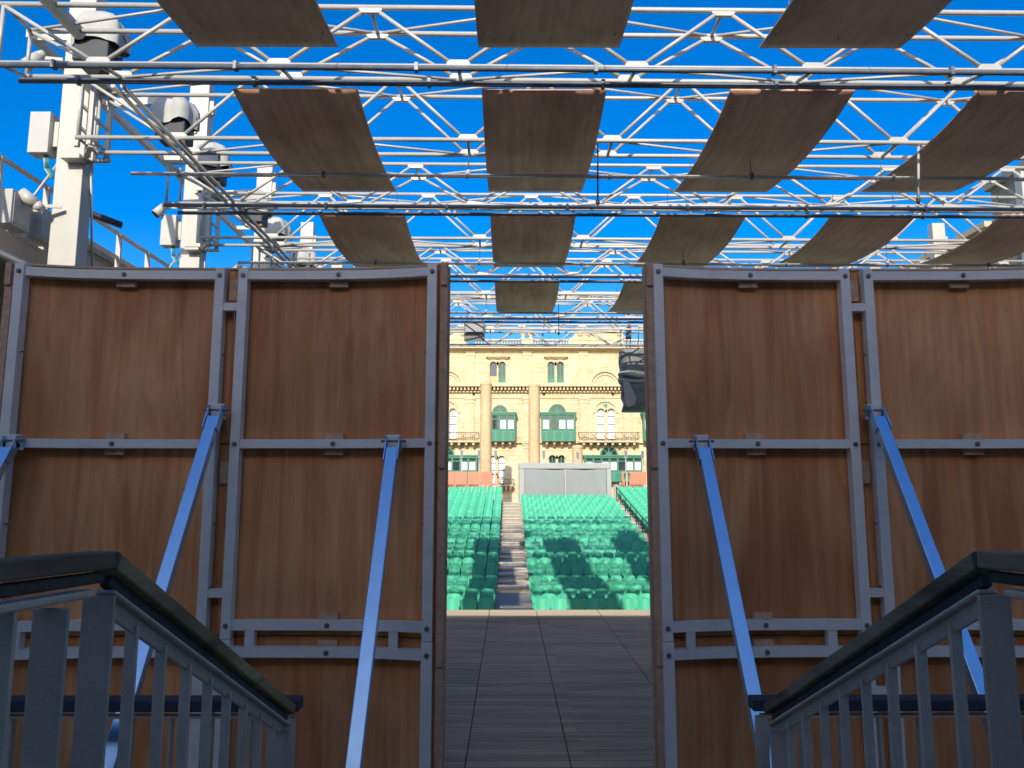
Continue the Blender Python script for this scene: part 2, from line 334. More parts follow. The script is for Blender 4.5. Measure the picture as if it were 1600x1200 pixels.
b = thing('side_building', 'tan stone building with parapet openings beyond the right-hand columns', 'building', (17, 25, PIT))
MB().box(17, 26, 6, 25.4, PIT, 10.4).build('wall', M['ashlard'], b)
MB().box(17, 26, 25.403, 42, PIT, 8.6).build('wing', M['ashlard'], b)
MB().box(16.8, 26.2, 5.9, 25.5, 10.403, 10.62).build('cornice', M['stoned'], b)
MB().box(16.75, 26.2, 25.51, 42.1, 9.15, 9.35).build('parapet_rail', M['trim'], b)
for i in range(28): MB().lathe((17.05, 25.9+.58*i, 8.6), [(.09,0),(.07,.08),(.13,.22),(.06,.42),(.09,.548)], 8).build('baluster', M['trim'], b)
MB().box(16.92, 17, 25.6, 42, 8.45, 8.6).build('cornice', M['trim'], b)
for y, z in ((11, 7), (15, 7), (19, 7), (23.2, 7.2), (28, 6), (31.5, 6), (35, 6), (38.5, 6)):
    f = MB().box(16.93, 17, y-.65, y+.65, z-1.2, z+1.2).build('window', M['trim'], b); MB().box(16.92, 16.93, y-.5, y+.5, z-1.05, z+1.05).build('pane', M['glass'], f)

# ------------------------------------------------------------------ the far palazzo with green balconies
FD = 68.0
pal = thing('palazzo', 'cream limestone palazzo with green enclosed balconies and arched windows beyond the seats', 'building', (3, FD, PIT))
def X(px): return at(px, 640, FD).x
def Z(py): return at(800, py, FD).z
def arch(cx, zb, zt, hw, n=8):                           # outline: straight sides, round head
    zs = zt - hw
    return [(cx-hw, zb), (cx+hw, zb)] + [(cx+hw*math.cos(math.pi*k/n), zs+hw*math.sin(math.pi*k/n)) for k in range(n+1)]
import bmesh
def wall_with_holes(x0, x1, z0, z1, holes, y, depth):
    bm = bmesh.new(); loops = [[(x0,z0),(x1,z0),(x1,z1),(x0,z1)]] + holes; edges = []
    for lp in loops:
        vs = [bm.verts.new((a, y, c)) for a, c in lp]
        edges += [bm.edges.new((vs[i], vs[(i+1) % len(vs)])) for i in range(len(vs))]
    bmesh.ops.triangle_fill(bm, edges=edges, use_beauty=True)
    inner = MB(); vl = [v.co.copy() for v in bm.verts]; idx = {v: i for i, v in enumerate(bm.verts)}
    inner.add(vl, [[idx[v] for v in f.verts] for f in bm.faces]); bm.free()
    for lp in loops:
        n = len(lp); inner.add([(a, y, c) for a, c in lp] + [(a, y+depth, c) for a, c in lp], [(k, (k+1)%n, n+(k+1)%n, n+k) for k in range(n)])
    return inner
wins = []                                                # (cx px, top px, bottom px, halfwidth px, kind)
for dx in (-247, 0, 247):
    for cx in (770.5, 784.5, 861.5, 876):
        wins.append((cx+dx, 565, 598, 5.6, 'dark' if dx or cx > 780 else 'open'))
    for cx in (938.7, 954.8):
        wins.append((cx+dx, 638, 688, 5.8, 'white'))
    for cx in (862.5, 876.5): wins.append((cx+dx, 711, 742, 5.3, 'dark'))
    for cx in (770.2, 783.8): wins.append((cx+dx, 712, 758, 5.3, 'white'))
wins = [q for q in wins if 575 < q[0] < 1170]
holes = [arch(X(c), Z(bz), Z(tz), (X(c+hw)-X(c))) for c, tz, bz, hw, k in wins]
xl, xr = X(560), X(1185)
mw = wall_with_holes(xl, xr, PIT, Z(541), holes, FD, .4)
mw.box(xl, xr, FD+3.2, FD+9, PIT, Z(541)); mw.box(xl, xl+.5, FD+.401, FD+3.2, PIT, Z(541)); mw.box(xr-.5, xr, FD+.401, FD+3.2, PIT, Z(541)); mw.box(xl+.5, xr-.5, FD+.401, FD+3.2, Z(541)-.3, Z(541)-.003)
mw.build('wall', M['ashlar'], pal)
for (c, tz, bz, hw, kind), hp in zip(wins, holes):
    cx, zb, zt, h = X(c), Z(bz), Z(tz), X(c+hw)-X(c)
    if kind == 'white':
        f = MB().prism(hp, FD+.28, FD+.33).build('window', M['curtain'], pal)
        for q in (.25, .5, .75): MB().box(cx-h, cx+h, FD+.25, FD+.278, zb+(zt-zb)*q-.03, zb+(zt-zb)*q+.03).build('glazing_bar', M['iron'], f)
        MB().box(cx-h, cx+h, FD+.22, FD+.279, zb, zb+.14).build('sill', M['iron'], f)
    else:
        f = MB().prism(hp, FD+.30, FD+.34).build('window', M['glass'], pal)
        g = MB(); g.box(cx-h, cx-h+.09, FD+.22, FD+.295, zb, zt-h); g.box(cx+h-.09, cx+h, FD+.22, FD+.295, zb, zt-h)
        g.box(cx-.05, cx+.05, FD+.225, FD+.296, zb, zt-.02); g.box(cx-h+.09, cx+h-.09, FD+.23, FD+.296, zb+.55, zb+.65); g.box(cx-h+.09, cx+h-.09, FD+.23, FD+.298, zb, zb+.5)
        if kind == 'dark': g.build('frame', M['green'], f)
        else: MB().box(cx-h, cx+h, FD+.22, FD+.297, zb, zb+.62).build('sill_plants', M['ochre'], f)
    # arched moulding round the head
    a = MB(); n = 10; zs = zt-h
    for k in range(n):
        t0, t1 = math.pi*k/n, math.pi*(k+1)/n
        P = [(cx+(h+r)*math.cos(t), zs+(h+r)*math.sin(t)) for r, t in ((.0, t0), (.22, t0), (.22, t1), (.0, t1))]
        a.prism(P, FD-.07, FD-.002)
    a.build('arch_moulding', M['trim'], pal)
def band(y0, y1, out, name, m='trim', xa=xl, xb=xr): return MB().box(xa, xb, FD-out, FD-.003, Z(y1), Z(y0)).build(name, M[m], pal)
band(541, 546, .75, 'cornice'); band(546.2, 548, .35, 'cornice_moulding')
band(603, 605.5, .85, 'cornice'); band(611.5, 613.5, .25, 'frieze_moulding'); band(690.5, 692.5, .3, 'string_course'); band(621, 622, .1, 'string_course')
d = MB(); x = xl
while x < xr: d.box(x, x+.16, FD-.65, FD-.002, Z(610.5), Z(605.7)); x += .33
d.build('dentils', M['trim'], pal)
for dx in (-247, 0, 247):                                # pilasters with capitals on every storey
    for c in (734.5, 824, 912.5):
        if not 566 < c+dx < 1178: continue
        c += dx
        for (ya, yb) in ((548.2, 602.8), (622.2, 690.3), (692.8, 770)):
            w_ = 7
            p = MB(); p.box(X(c-w_), X(c+w_), FD-.14, FD-.004, Z(yb), Z(ya)); p.box(X(c-w_-1.5), X(c+w_+1.5), FD-.22, FD-.121, Z(ya+2.5), Z(ya+.3)); p.box(X(c-w_-1), X(c+w_+1), FD-.19, FD-.122, Z(ya+8), Z(ya+6.8))
            p.box(X(c-w_-1.2), X(c+w_+1.2), FD-.2, FD-.123, Z(yb-.3), Z(yb-3)); p.box(X(c-3), X(c+3), FD-.16, FD-.124, Z(yb-8), Z(ya+14))
            p.build('pilaster', M['trim'], pal)
    for c in (777.5, 869):                                # window hoods over the top pairs
        if not 585 < c+dx < 1160: continue
        p = MB(); p.box(X(c+dx-19), X(c+dx+19), FD-.4, FD-.005, Z(558.5), Z(556.5)); p.box(X(c+dx-16), X(c+dx+16), FD-.25, FD-.006, Z(560.5), Z(558.7))
        p.prism([(X(c+dx-8), Z(556.3)), (X(c+dx+8), Z(556.3)), (X(c+dx), Z(553))], FD-.2, FD-.007); p.build('window_hood', M['trim'], pal)
    for c in (767, 946):                                  # round relief arches
        cc = c+dx
        if c != 946 or not 585 < cc < 1160: continue
        a = MB(); cx, zc, n = X(cc), Z(602.5), 20
        for r0, r1, o in ((1.25, 1.6, .22), (.98, 1.1, .14)):
            for k in range(n):
                t0, t1 = math.pi*k/n, math.pi*(k+1)/n
                a.prism([(cx+r*math.cos(t), zc+r*math.sin(t)) for r, t in ((r0, t0), (r1, t0), (r1, t1), (r0, t1))], FD-o, FD-.004)
        a.prism([(cx-.3, zc+1.62), (cx+.3, zc+1.62), (cx+.16, zc+2.0), (cx, zc+2.15), (cx-.16, zc+2.0)], FD-.2, FD-.008)
        for q in range(9): a.lathe((cx+random.uniform(-.6, .6), FD-.02, zc+random.uniform(.05, .65)), [(.0, -.09), (.1, 0), (0, .09)], 6)
        a.build('relief_arch', M['trim'], pal)
        r = MB(); n = 16                                   # oculus and big arch over the white window pair
        for k in range(n):
            t0, t1 = math.pi*k/n, math.pi*(k+1)/n
            r.prism([(cx+q*math.cos(t), Z(645)+q*math.sin(t)) for q, t in ((1.0, t0), (1.16, t0), (1.16, t1), (1.0, t1))], FD-.16, FD-.004)
        r.build('arch_moulding', M['trim'], pal)
        MB().tube((cx, FD-.05, Z(634)), (cx, FD-.005, Z(634)), .2, 14).build('oculus', M['greenl'], pal)
def corbels(xa, xb, zt, n, out=.9):
    c = MB()
    for i in range(n):
        x = xa + (xb-xa)*(i+.5)/n
        c.prismx([(FD-out, zt), (FD-.003, zt), (FD-.003, zt-.5), (FD-.25, zt-.48), (FD-out+.1, zt-.2)], x-.1, x+.1)
        c.tube((x-.11, FD-out+.14, zt-.14), (x+.11, FD-out+.14, zt-.14), .13, 8)
    return c
def stone_balcony(a, b_, yt, yb, kind='stone'):
    xa, xb = X(a), X(b_); zb, zt = Z(yb), Z(yt)
    o = MB().box(xa, xb, FD-1.0, FD-.004, zb-.12, zb).build('balcony', M['trim'], pal)
    corbels(xa+.1, xb-.1, zb-.123, max(3, int((xb-xa)/.62))).build('corbels', M['trim'], o)
    r = MB(); r.bar((xa, FD-.95, zt), (xb, FD-.95, zt), .05, .05); r.bar((xa, FD-.95, zt), (xa, FD-.01, zt), .05, .05); r.bar((xb, FD-.95, zt), (xb, FD-.01, zt), .05, .05)
    r.bar((xa, FD-.95, zb+.12), (xb, FD-.95, zb+.12), .03, .03)
    n = max(6, int((xb-xa)/.16))
    for i in range(n+1): x = xa+(xb-xa)*i/n; r.bar((x, FD-.95, zb), (x, FD-.95, zt), .02, .02)
    n2 = 4
    for i in range(max(2, int((xb-xa)/.8))):
        x = xa + (i+.5)*(xb-xa)/max(2, int((xb-xa)/.8)); r.bar((x-.3, FD-.95, zb+.15), (x+.3, FD-.95, zt-.05), .03, .03); r.bar((x+.3, FD-.95, zb+.15), (x-.3, FD-.95, zt-.05), .03, .03)
    r.build('railing', M['iron'], o)
for dx in (-247, 0):
    stone_balcony(903+dx, 995+dx, 677, 690)
stone_balcony(780, 802, 749, 757.5)
def green_balcony(a, b_, yt, yb, arch_c, arch_r, bays, yarch):
    """timber box balcony: panelled apron, glazed bays, projecting cornice, fanlight above"""
    xa, xb, zt, zb = X(a), X(b_), Z(yt), Z(yb); y0 = FD-.95; h = zt-zb
    o = MB().box(xa, xb, y0, FD-.004, zb, zb+h*.36).build('green_balcony', M['greenl'], pal)
    MB().box(xa-.18, xb+.18, y0-.16, FD-.006, zt-.16, zt).box(xa-.1, xb+.1, y0-.08, FD-.007, zt-.3, zt-.163).build('cornice', M['green'], o)
    f = MB(); f.box(xa, xb, y0-.03, y0+.05, zb+h*.36, zb+h*.41); f.box(xa, xb, y0-.03, y0+.05, zb+h*.74, zb+h*.78); f.box(xa-.02, xb+.02, y0-.05, y0+.03, zb-.04, zb+.05)
    for i in range(bays+1):
        x = xa+(xb-xa)*i/bays; f.box(x-.075, x+.075, y0-.04, y0+.06, zb+.06, zt-.301)
    for i in range(bays*2): x = xa+(xb-xa)*(i+.5)/(bays*2); f.box(x-.09, x+.09, y0-.02, y0-.003, zb+.16, zb+h*.30)
    for x in (xa+.04, xb-.04): f.box(x-.04, x+.04, y0+.07, FD-.01, zb+h*.36, zt-.301)
    f.build('joinery', M['green'], o)
    for i in range(bays):
        x0, x1 = xa+(xb-xa)*i/bays+.09, xa+(xb-xa)*(i+1)/bays-.09
        p = MB().box(x0, x1, y0+.03, y0+.05, zb+h*.42, zb+h*.735).build('window', M['glass' if i % 3 == 1 else 'curtain'], o)
        MB().box(x0, x1, y0+.03, y0+.05, zb+h*.79, zt-.32).build('upper_pane', M['glass'], o)
    MB().box(xa+.1, xb-.1, FD-.3, FD-.01, zb+h*.38, zt-.31).build('lining', M['curtain'], o)
    if arch_r:
        cx, r, zc = X(arch_c), X(arch_c+arch_r)-X(arch_c), Z(yarch); n = 14
        g = MB().prism([(cx+r*.86*math.cos(math.pi*k/n), zc+r*.86*math.sin(math.pi*k/n)) for k in range(n+1)], FD-.1, FD-.008).build('fanlight', M['glass'], o)
        a_ = MB()
        for k in range(n):
            t0, t1 = math.pi*k/n, math.pi*(k+1)/n
            a_.prism([(cx+q*math.cos(t), zc+q*math.sin(t)) for q, t in ((r*.84, t0), (r, t0), (r, t1), (r*.84, t1))], FD-.2, FD-.009)
        for t in (.25, .5, .75): a_.bar((cx, FD-.13, zc), (cx+r*.86*math.cos(math.pi*t), FD-.13, zc+r*.86*math.sin(math.pi*t)), .09, .06)
        a_.prism([(cx+r*.4*math.cos(math.pi*k/8), zc+r*.4*math.sin(math.pi*k/8)) for k in range(9)], FD-.15, FD-.101)
        a_.build('fanlight_bars', M['green'], g)
    corbels(xa+.1, xb-.1, zb-.05, 4, .8).build('corbels', M['trim'], o)
green_balcony(846, 896, 645.5, 690, 870.5, 13.7, 4, 645); green_balcony(757, 804, 645.5, 690, 781, 12, 4, 645)
green_balcony(1003, 1051, 645.5, 690, 1027, 12, 4, 645); green_balcony(1093, 1143, 645.5, 690, 1118, 13.7, 4, 645); green_balcony(599, 649, 645.5, 690, 624, 13.7, 4, 645)
green_balcony(912, 998, 711.5, 752, 950, 14, 7, 711); green_balcony(660, 745.5, 711.5, 752, 697, 14, 7, 711)
# roofline: balustrade, urns, stepped pediments
for a, b_ in ((561, 565), (588, 640), (741, 753), (755, 813), (834.6, 888), (976, 1060), (1082, 1134)):
    o = MB().box(X(a), X(b_), FD-.35, FD+.05, Z(533), Z(531)).box(X(a), X(b_), FD-.35, FD+.05, Z(540.7), Z(539.3)).build('balustrade', M['trim'], pal)
    bl = MB(); x = X(a)+.12
    while x < X(b_): MB().lathe((x, FD-.15, Z(539.3)), [(.07,0),(.05,.06),(.09,.14),(.045,.25),(.07,Z(533)-Z(539.3))], 6).build('baluster', M['trim'], o); x += .26
for dx in (-247, 0, 247):
    if abs(dx) == 247: continue
    o = MB().box(X(815+dx), X(833+dx), FD-.45, FD+.1, Z(540.8), Z(532)).box(X(813.5+dx), X(834.5+dx), FD-.5, FD+.12, Z(532), Z(530.5)).build('pedestal', M['trim'], pal)
    for c in (817.5, 829.5): MB().lathe((X(c+dx), FD-.2, Z(530.5)), [(.2,0),(.2,.12),(.1,.2),(.28,.42),(.33,.55),(.16,.7),(.12,.78),(.17,.86),(.05,1.0),(.0,1.08)], 10).build('urn', M['trim'], o)
for dx in (-247, 0):
    p = [(888, 541), (975, 541), (975, 516), (938, 516), (927, 513.5), (910, 516), (901, 520), (895, 528), (889, 531)]
    o = MB().prism([(X(q+dx), Z(r_)) for q, r_ in p], FD-.45, FD+.15).build('pediment', M['ashlar'], pal)
    t = MB().box(X(899+dx), X(969+dx), FD-.52, FD-.452, Z(533), Z(531.5))
    for c in (907, 921, 969): t.lathe((X(c+dx), FD-.47, Z(524)), [(.0,-.22),(.17,-.12),(.22,0),(.17,.12),(0,.22)], 12)
    for a, b_ in ((897, 903), (925, 931), (958, 964)): t.box(X(a+dx), X(b_+dx), FD-.55, FD-.453, Z(541), Z(533.2))
    t.build('pediment_trim', M['trim'], o)
MB().box(X(793), X(797), FD-.05, FD-.005, Z(767), Z(762)).build('wall_plaque', M['grey'], pal)
for x in (740, 850, 958, 1040): MB().tube((X(x), FD-.06, Z(616)), (X(x), FD-.003, Z(616)), .12, 10).build('vent', M['dark'], pal)

# ruined columns between the seats and the palazzo
for i, (a, b_, t, lab) in enumerate(((750.5, 768.5, 598, 'tall ochre stone column left of the centre aisle, before the palazzo'),
                                     (825.5, 843.5, 600.5, 'tall ochre stone column rising behind the grey booth, left end'),
                                     (894, 910.5, 696, 'short ochre fluted column behind the grey booth'))):
    D = 56.0; p, q = at(a, t, D), at(b_, t, D); c = thing('stone_column', lab, 'column', ((p.x+q.x)/2, D, PIT), 'surviving stone columns'); r = (q.x-p.x)/2
    prof = [(r*1.02, 0), (r*1.02, (p.z-PIT)*.3), (r*.97, p.z-PIT-.25)]
    MB().lathe((c.location.x, D, PIT), prof, 20 if i < 2 else 12).build('shaft', M['ochre'], c)
    MB().lathe((c.location.x, D, p.z-.25), [(r*.97, 0), (r*1.05, .05), (r*1.05, .18), (r*.9, .25), (0, .25)], 20).build('cap', M['ochre'], c)

# ------------------------------------------------------------------ booth, barrier boards, speakers on poles
D = 49.2; a = at(811, 723, D); b_ = at(955, 723, D); zb = -1.1
o = thing('control_booth', 'grey tarpaulin-covered control booth standing behind the centre block of seats', 'booth', ((a.x+b_.x)/2, D, zb))
fr = MB(); w_ = .38
fr.box(a.x, b_.x, D, D+2.2, a.z-.40, a.z); fr.box(a.x, a.x+w_*.8, D, D+2.2, zb, a.z-.403); fr.box(b_.x-w_*.8, b_.x, D, D+2.2, zb, a.z-.403)
fr.build('pale_surround', M['tentl'], o, bevel=.05)
def fold(x0, x1, seed):
    def fn(u, v):
        x = x0+(x1-x0)*u; z = zb+(a.z-.4-zb)*v
        y = D+.12+.05*math.sin(x*2.1+seed+v*1.5)+.035*math.sin(x*5.3+v*4+seed)*(1.2-v)
        return (x, y, z), (0, 1, 0)
    return MB().sheet(fn, 40, 16, .03)
xm = (a.x+b_.x)/2+.0
fold(a.x+.31, xm-.02, 0).build('curtain', M['tent'], o); fold(xm+.02, b_.x-.31, 2.3).build('curtain', M['tent'], o)
MB().box(xm-.03, xm+.03, D+.0, D+.05, zb, a.z-.405).build('white_edge', M['white'], o)
MB().box(a.x+.28, a.x+.33, D+.02, D+.06, zb, a.z-.405).build('white_edge', M['white'], o)
MB().box(a.x+.02, b_.x-.02, D+2.0, D+2.19, zb, a.z-.41).build('back_wall', M['tent'], o)
# the aisle-end screen beside the booth
p = at(958, 757, 50); q = at(970, 757, 50)
o = thing('pale_screen', 'pale corrugated screen board standing between the grey booth and right-hand seats', 'screen', ((p.x+q.x)/2, 50, -1.2))
s_ = MB()
for i in range(6): x = p.x+(q.x-p.x)*i/6; s_.prism([(x, -1.1), (x+(q.x-p.x)/6, -1.1), (x+(q.x-p.x)/6, p.z+.04*math.sin(i)), (x+.02, p.z-.03)], 50.0+.03*(i % 2), 50.08+.03*(i % 2))
s_.build('boards', M['tentl'], o); MB().bar((p.x, 50.15, -.9), (q.x, 50.15, -.9), .05, .05).build('rail', M['grey'], o)
D = 51.6; n = 0
for x0, x1, side in ((697-57, 710, 'left'), (711.2, 729.2, 'left'), (731, 749, 'left'), (750.8, 770, 'left'), (776.5, 780, 'left'), (972, 976.5, 'right'), (983, 1010, 'right'), (1011.5, 1040, 'right')):
    p, q = at(x0, 737, D), at(x1, 757, D)
    n += 1
    o = thing('barrier_board', ['', 'orange barrier board nearest the left wall opening, atop left block', 'orange barrier board, second from the left atop left block', 'orange barrier board, third from the left atop left block', 'orange barrier board, fourth from the left, left of white post', 'narrow orange board right of the white post, left block', 'narrow orange board beside the booth, left of right block post', 'wide orange barrier board atop the right block of seats', 'orange barrier board at the far right atop right block'][n], 'barrier', ((p.x+q.x)/2, D, 0), 'orange boards along the top of the seating')
    MB().box(p.x, q.x, D, D+.04, q.z+.0, p.z).build('board', M['orange'], o)
    r = MB(); zf = q.z-.28
    for x in (p.x+.03, q.x-.03): r.bar((x, D+.07, -.8), (x, D+.07, p.z-.02), .05, .05)
    r.build('post', M['grey'], o)
    r = MB(); x = p.x
    while x < q.x: r.bar((x, D+.02, zf-.1), (x, D+.02, q.z-.003), .03, .03); x += .13
    r.bar((p.x, D+.02, zf+.06), (q.x, D+.02, zf+.06), .04, .03); r.build('rail', M['orange'], o)
def pole_speaker(c, yt, yb, Dp, ybot, lab, head='grey'):
    p, q = at(c, yt, Dp), at(c, yb, Dp); zb = at(c, ybot, Dp).z - 1.2
    o = thing('pole_speaker', lab, 'speaker', (p.x, Dp, zb), 'slim speakers on poles by the top rows')
    MB().box(p.x-.095, p.x+.095, Dp-.13, Dp+.05, q.z, p.z).build('speaker_column', M[head], o, bevel=.02)
    MB().box(p.x-.08, p.x+.08, Dp-.14, Dp-.131, q.z+.05, p.z-.05).build('grille', M['wire'], o)
    MB().tube((p.x, Dp+.0, zb), (p.x, Dp+.0, q.z-.003), .035, 8).build('pole', M['grey'], o)
    return o
for c, yt, yb, lab in ((721.5, 702.5, 716, 'slim grey speaker on a thin pole before the lower left green balcony'), (748.5, 702.5, 716, 'slim grey speaker on a pole just left of the left ochre column'),
                       (774.5, 703, 716.5, 'slim grey speaker on a white pole over the aisle end boards'), (849.5, 703, 716, 'slim grey speaker on a pole just above the grey booth'),
                       (902.5, 705, 717, 'slim grey speaker before the short fluted column'), (977.5, 703, 716.5, 'slim grey speaker before the lower right green balcony'),
                       (1003.5, 704, 716, 'slim grey speaker at the right edge of the opening')):
    pole_speaker(c, yt, yb, 52.6, 757, lab)
for c, lab in ((773.3, 'white post with black floodlights between orange boards, left block'), (979, 'white post with black floodlights before orange boards, right block')):
    p, q = at(c, 738, 51.4), at(c, 762, 51.4)
    o = thing('light_post', lab, 'post', (p.x, 51.4, q.z-.5)); MB().bar((p.x, 51.4, q.z-.6), (p.x, 51.4, p.z), .1, .1).build('post', M['white'], o)
    for s in (-1, 1): MB().box(p.x+s*.13-.06, p.x+s*.13+.06, 51.2, 51.34, p.z-.2, p.z-.08).build('floodlight', M['black'], o)

# ------------------------------------------------------------------ green seats
def seat_proto(name, folded, label):
    o = thing(name, label, 'seat', (0, 0, 0), 'green stadium seats')
    def back(u, v):
        uu = 2*u-1; x = .225*uu*(1-.10*v**3); edge = abs(uu)**5
        z = .38+.47*v-.055*edge*v; y = -.09*uu*uu+.10*v+.02
        return (x, y, z), (0, .8, .2)
    MB().sheet(back, 10, 6, .022).build('backrest', M['seat'], o)
    def pan(u, v):
        uu = 2*u-1; x = .215*uu*(1-.05*v)
        if folded: y = -.10-.10*(1-v)*.4-.04*(1-uu*uu); z = .42+.30*v
        else: y = -.02-.40*v; z = .42+.035*uu*uu-.03*math.sin(v*2.6)-(.10*max(0, v-.78)/.22)**1.0
        return (x, y, z), ((0, 1, 0) if folded else (0, 0, -1))
    MB().sheet(pan, 10, 8, .025).build('seat_pan', M['seatp'], o)
    f = MB(); f.box(-.17, -.14, -.12, .06, 0, .40); f.box(.14, .17, -.12, .06, 0, .40); f.box(-.22, .22, -.03, .02, .36, .40); f.build('seat_frame', M['seatp'], o)
    return o
protoA = seat_proto('stadium_seat', False, 'x'); protoB = seat_proto('stadium_seat', True, 'x')
TA, TB = tree_of(protoA), tree_of(protoB); usedA = usedB = False
rows = []                                                # (D, ztop, name)
flatD = [22.7, 23.65, 24.75, 25.8, 26.7, 27.6, 28.6]
for i, D in enumerate(flatD): rows.append((D, -3.17, i))
for k in range(21): D, z = seat_row(k); rows.append((D, z, 7+k))
FOLD = {1, 3, 5, 10, 11, 12, 16, 17}
far = MB()
def vis(D, x): return -.0850*D-.35 < x < .1875*D+.35
nseat = 0
for D, zt, r in rows:
    seats = []
    xl_ = -.42-.25; i = 0
    while xl_-.5*i > -.0850*D-.35: seats.append((xl_-.5*i, 'left block', i)); i += 1
    if r-7 < 18:
        st = .25*(r % 2); i = 0
        while .70+.27+st+.5*i < 6.3:
            x = .97+st+.5*i
            if vis(D, x): seats.append((x, 'centre block', i))
            i += 1
    if r >= 18:
        i = 0
        while vis(D, 7.35+.5*i): seats.append((7.35+.5*i, 'right block', i)); i += 1
    extra = [xl_-.5*q for q in range(16) if not vis(D, xl_-.5*q) and xl_-.5*q > -8.6]
    extra += [7.35+.5*q for q in range(12) if not vis(D, 7.35+.5*q) or r < 18]
    if r-7 < 18: extra += [x for x in (.97+.25*(r % 2)+.5*q for q in range(11)) if not vis(D, x)]
    for x in extra:
        for p, _ in TA[1]:
            far.add([v.co + Vector((x, D, zt-.85)) for v in p.data.vertices], [list(f.vertices) for f in p.data.polygons], True)
    near = r < 21
    for x, blk, i in seats:
        if near and blk != 'right block':
            lab = 'green plastic folding seat, %s row from stage, %s from the centre aisle, %s' % (ORD[r], ORD[i], blk)
            loc = (x+random.uniform(-.006, .006), D, zt-.85)
            T, first = (TB, usedB) if (r in FOLD) != (random.random() < .06) else (TA, usedA)
            root = T[0]
            if T is TA and not usedA: root.location = loc; root['label'] = lab; usedA = True
            elif T is TB and not usedB: root.location = loc; root['label'] = lab; usedB = True
            else: copy_thing(T, loc, lab)
            nseat += 1
        else:
            for p, s in (TA if r not in FOLD else TB)[1]:
                me = p.data; far.add([v.co + Vector((x, D, zt-.85)) for v in me.vertices], [list(f.vertices) for f in me.polygons], True)
tag(far.build('far_seats', M['seat']), 'green plastic seats in the highest rows at the back, massed below the orange boards', 'seats', kind='stuff')
print('seats', nseat)
# handrail along the right-hand aisle
o = thing('aisle_handrail', 'thin black stepped handrail beside the right-hand aisle steps', 'handrail', (7.02, 40, -1))
pts = []
for k in range(8, 21): D, z = seat_row(k); pts.append((7.03, D, z-.05))
MB().path(pts, .03, 6).build('rail', M['black'], o)
for p in pts[::2]: MB().tube(p, (p[0], p[1], p[2]-.8), .022, 6).build('post', M['black'], o)

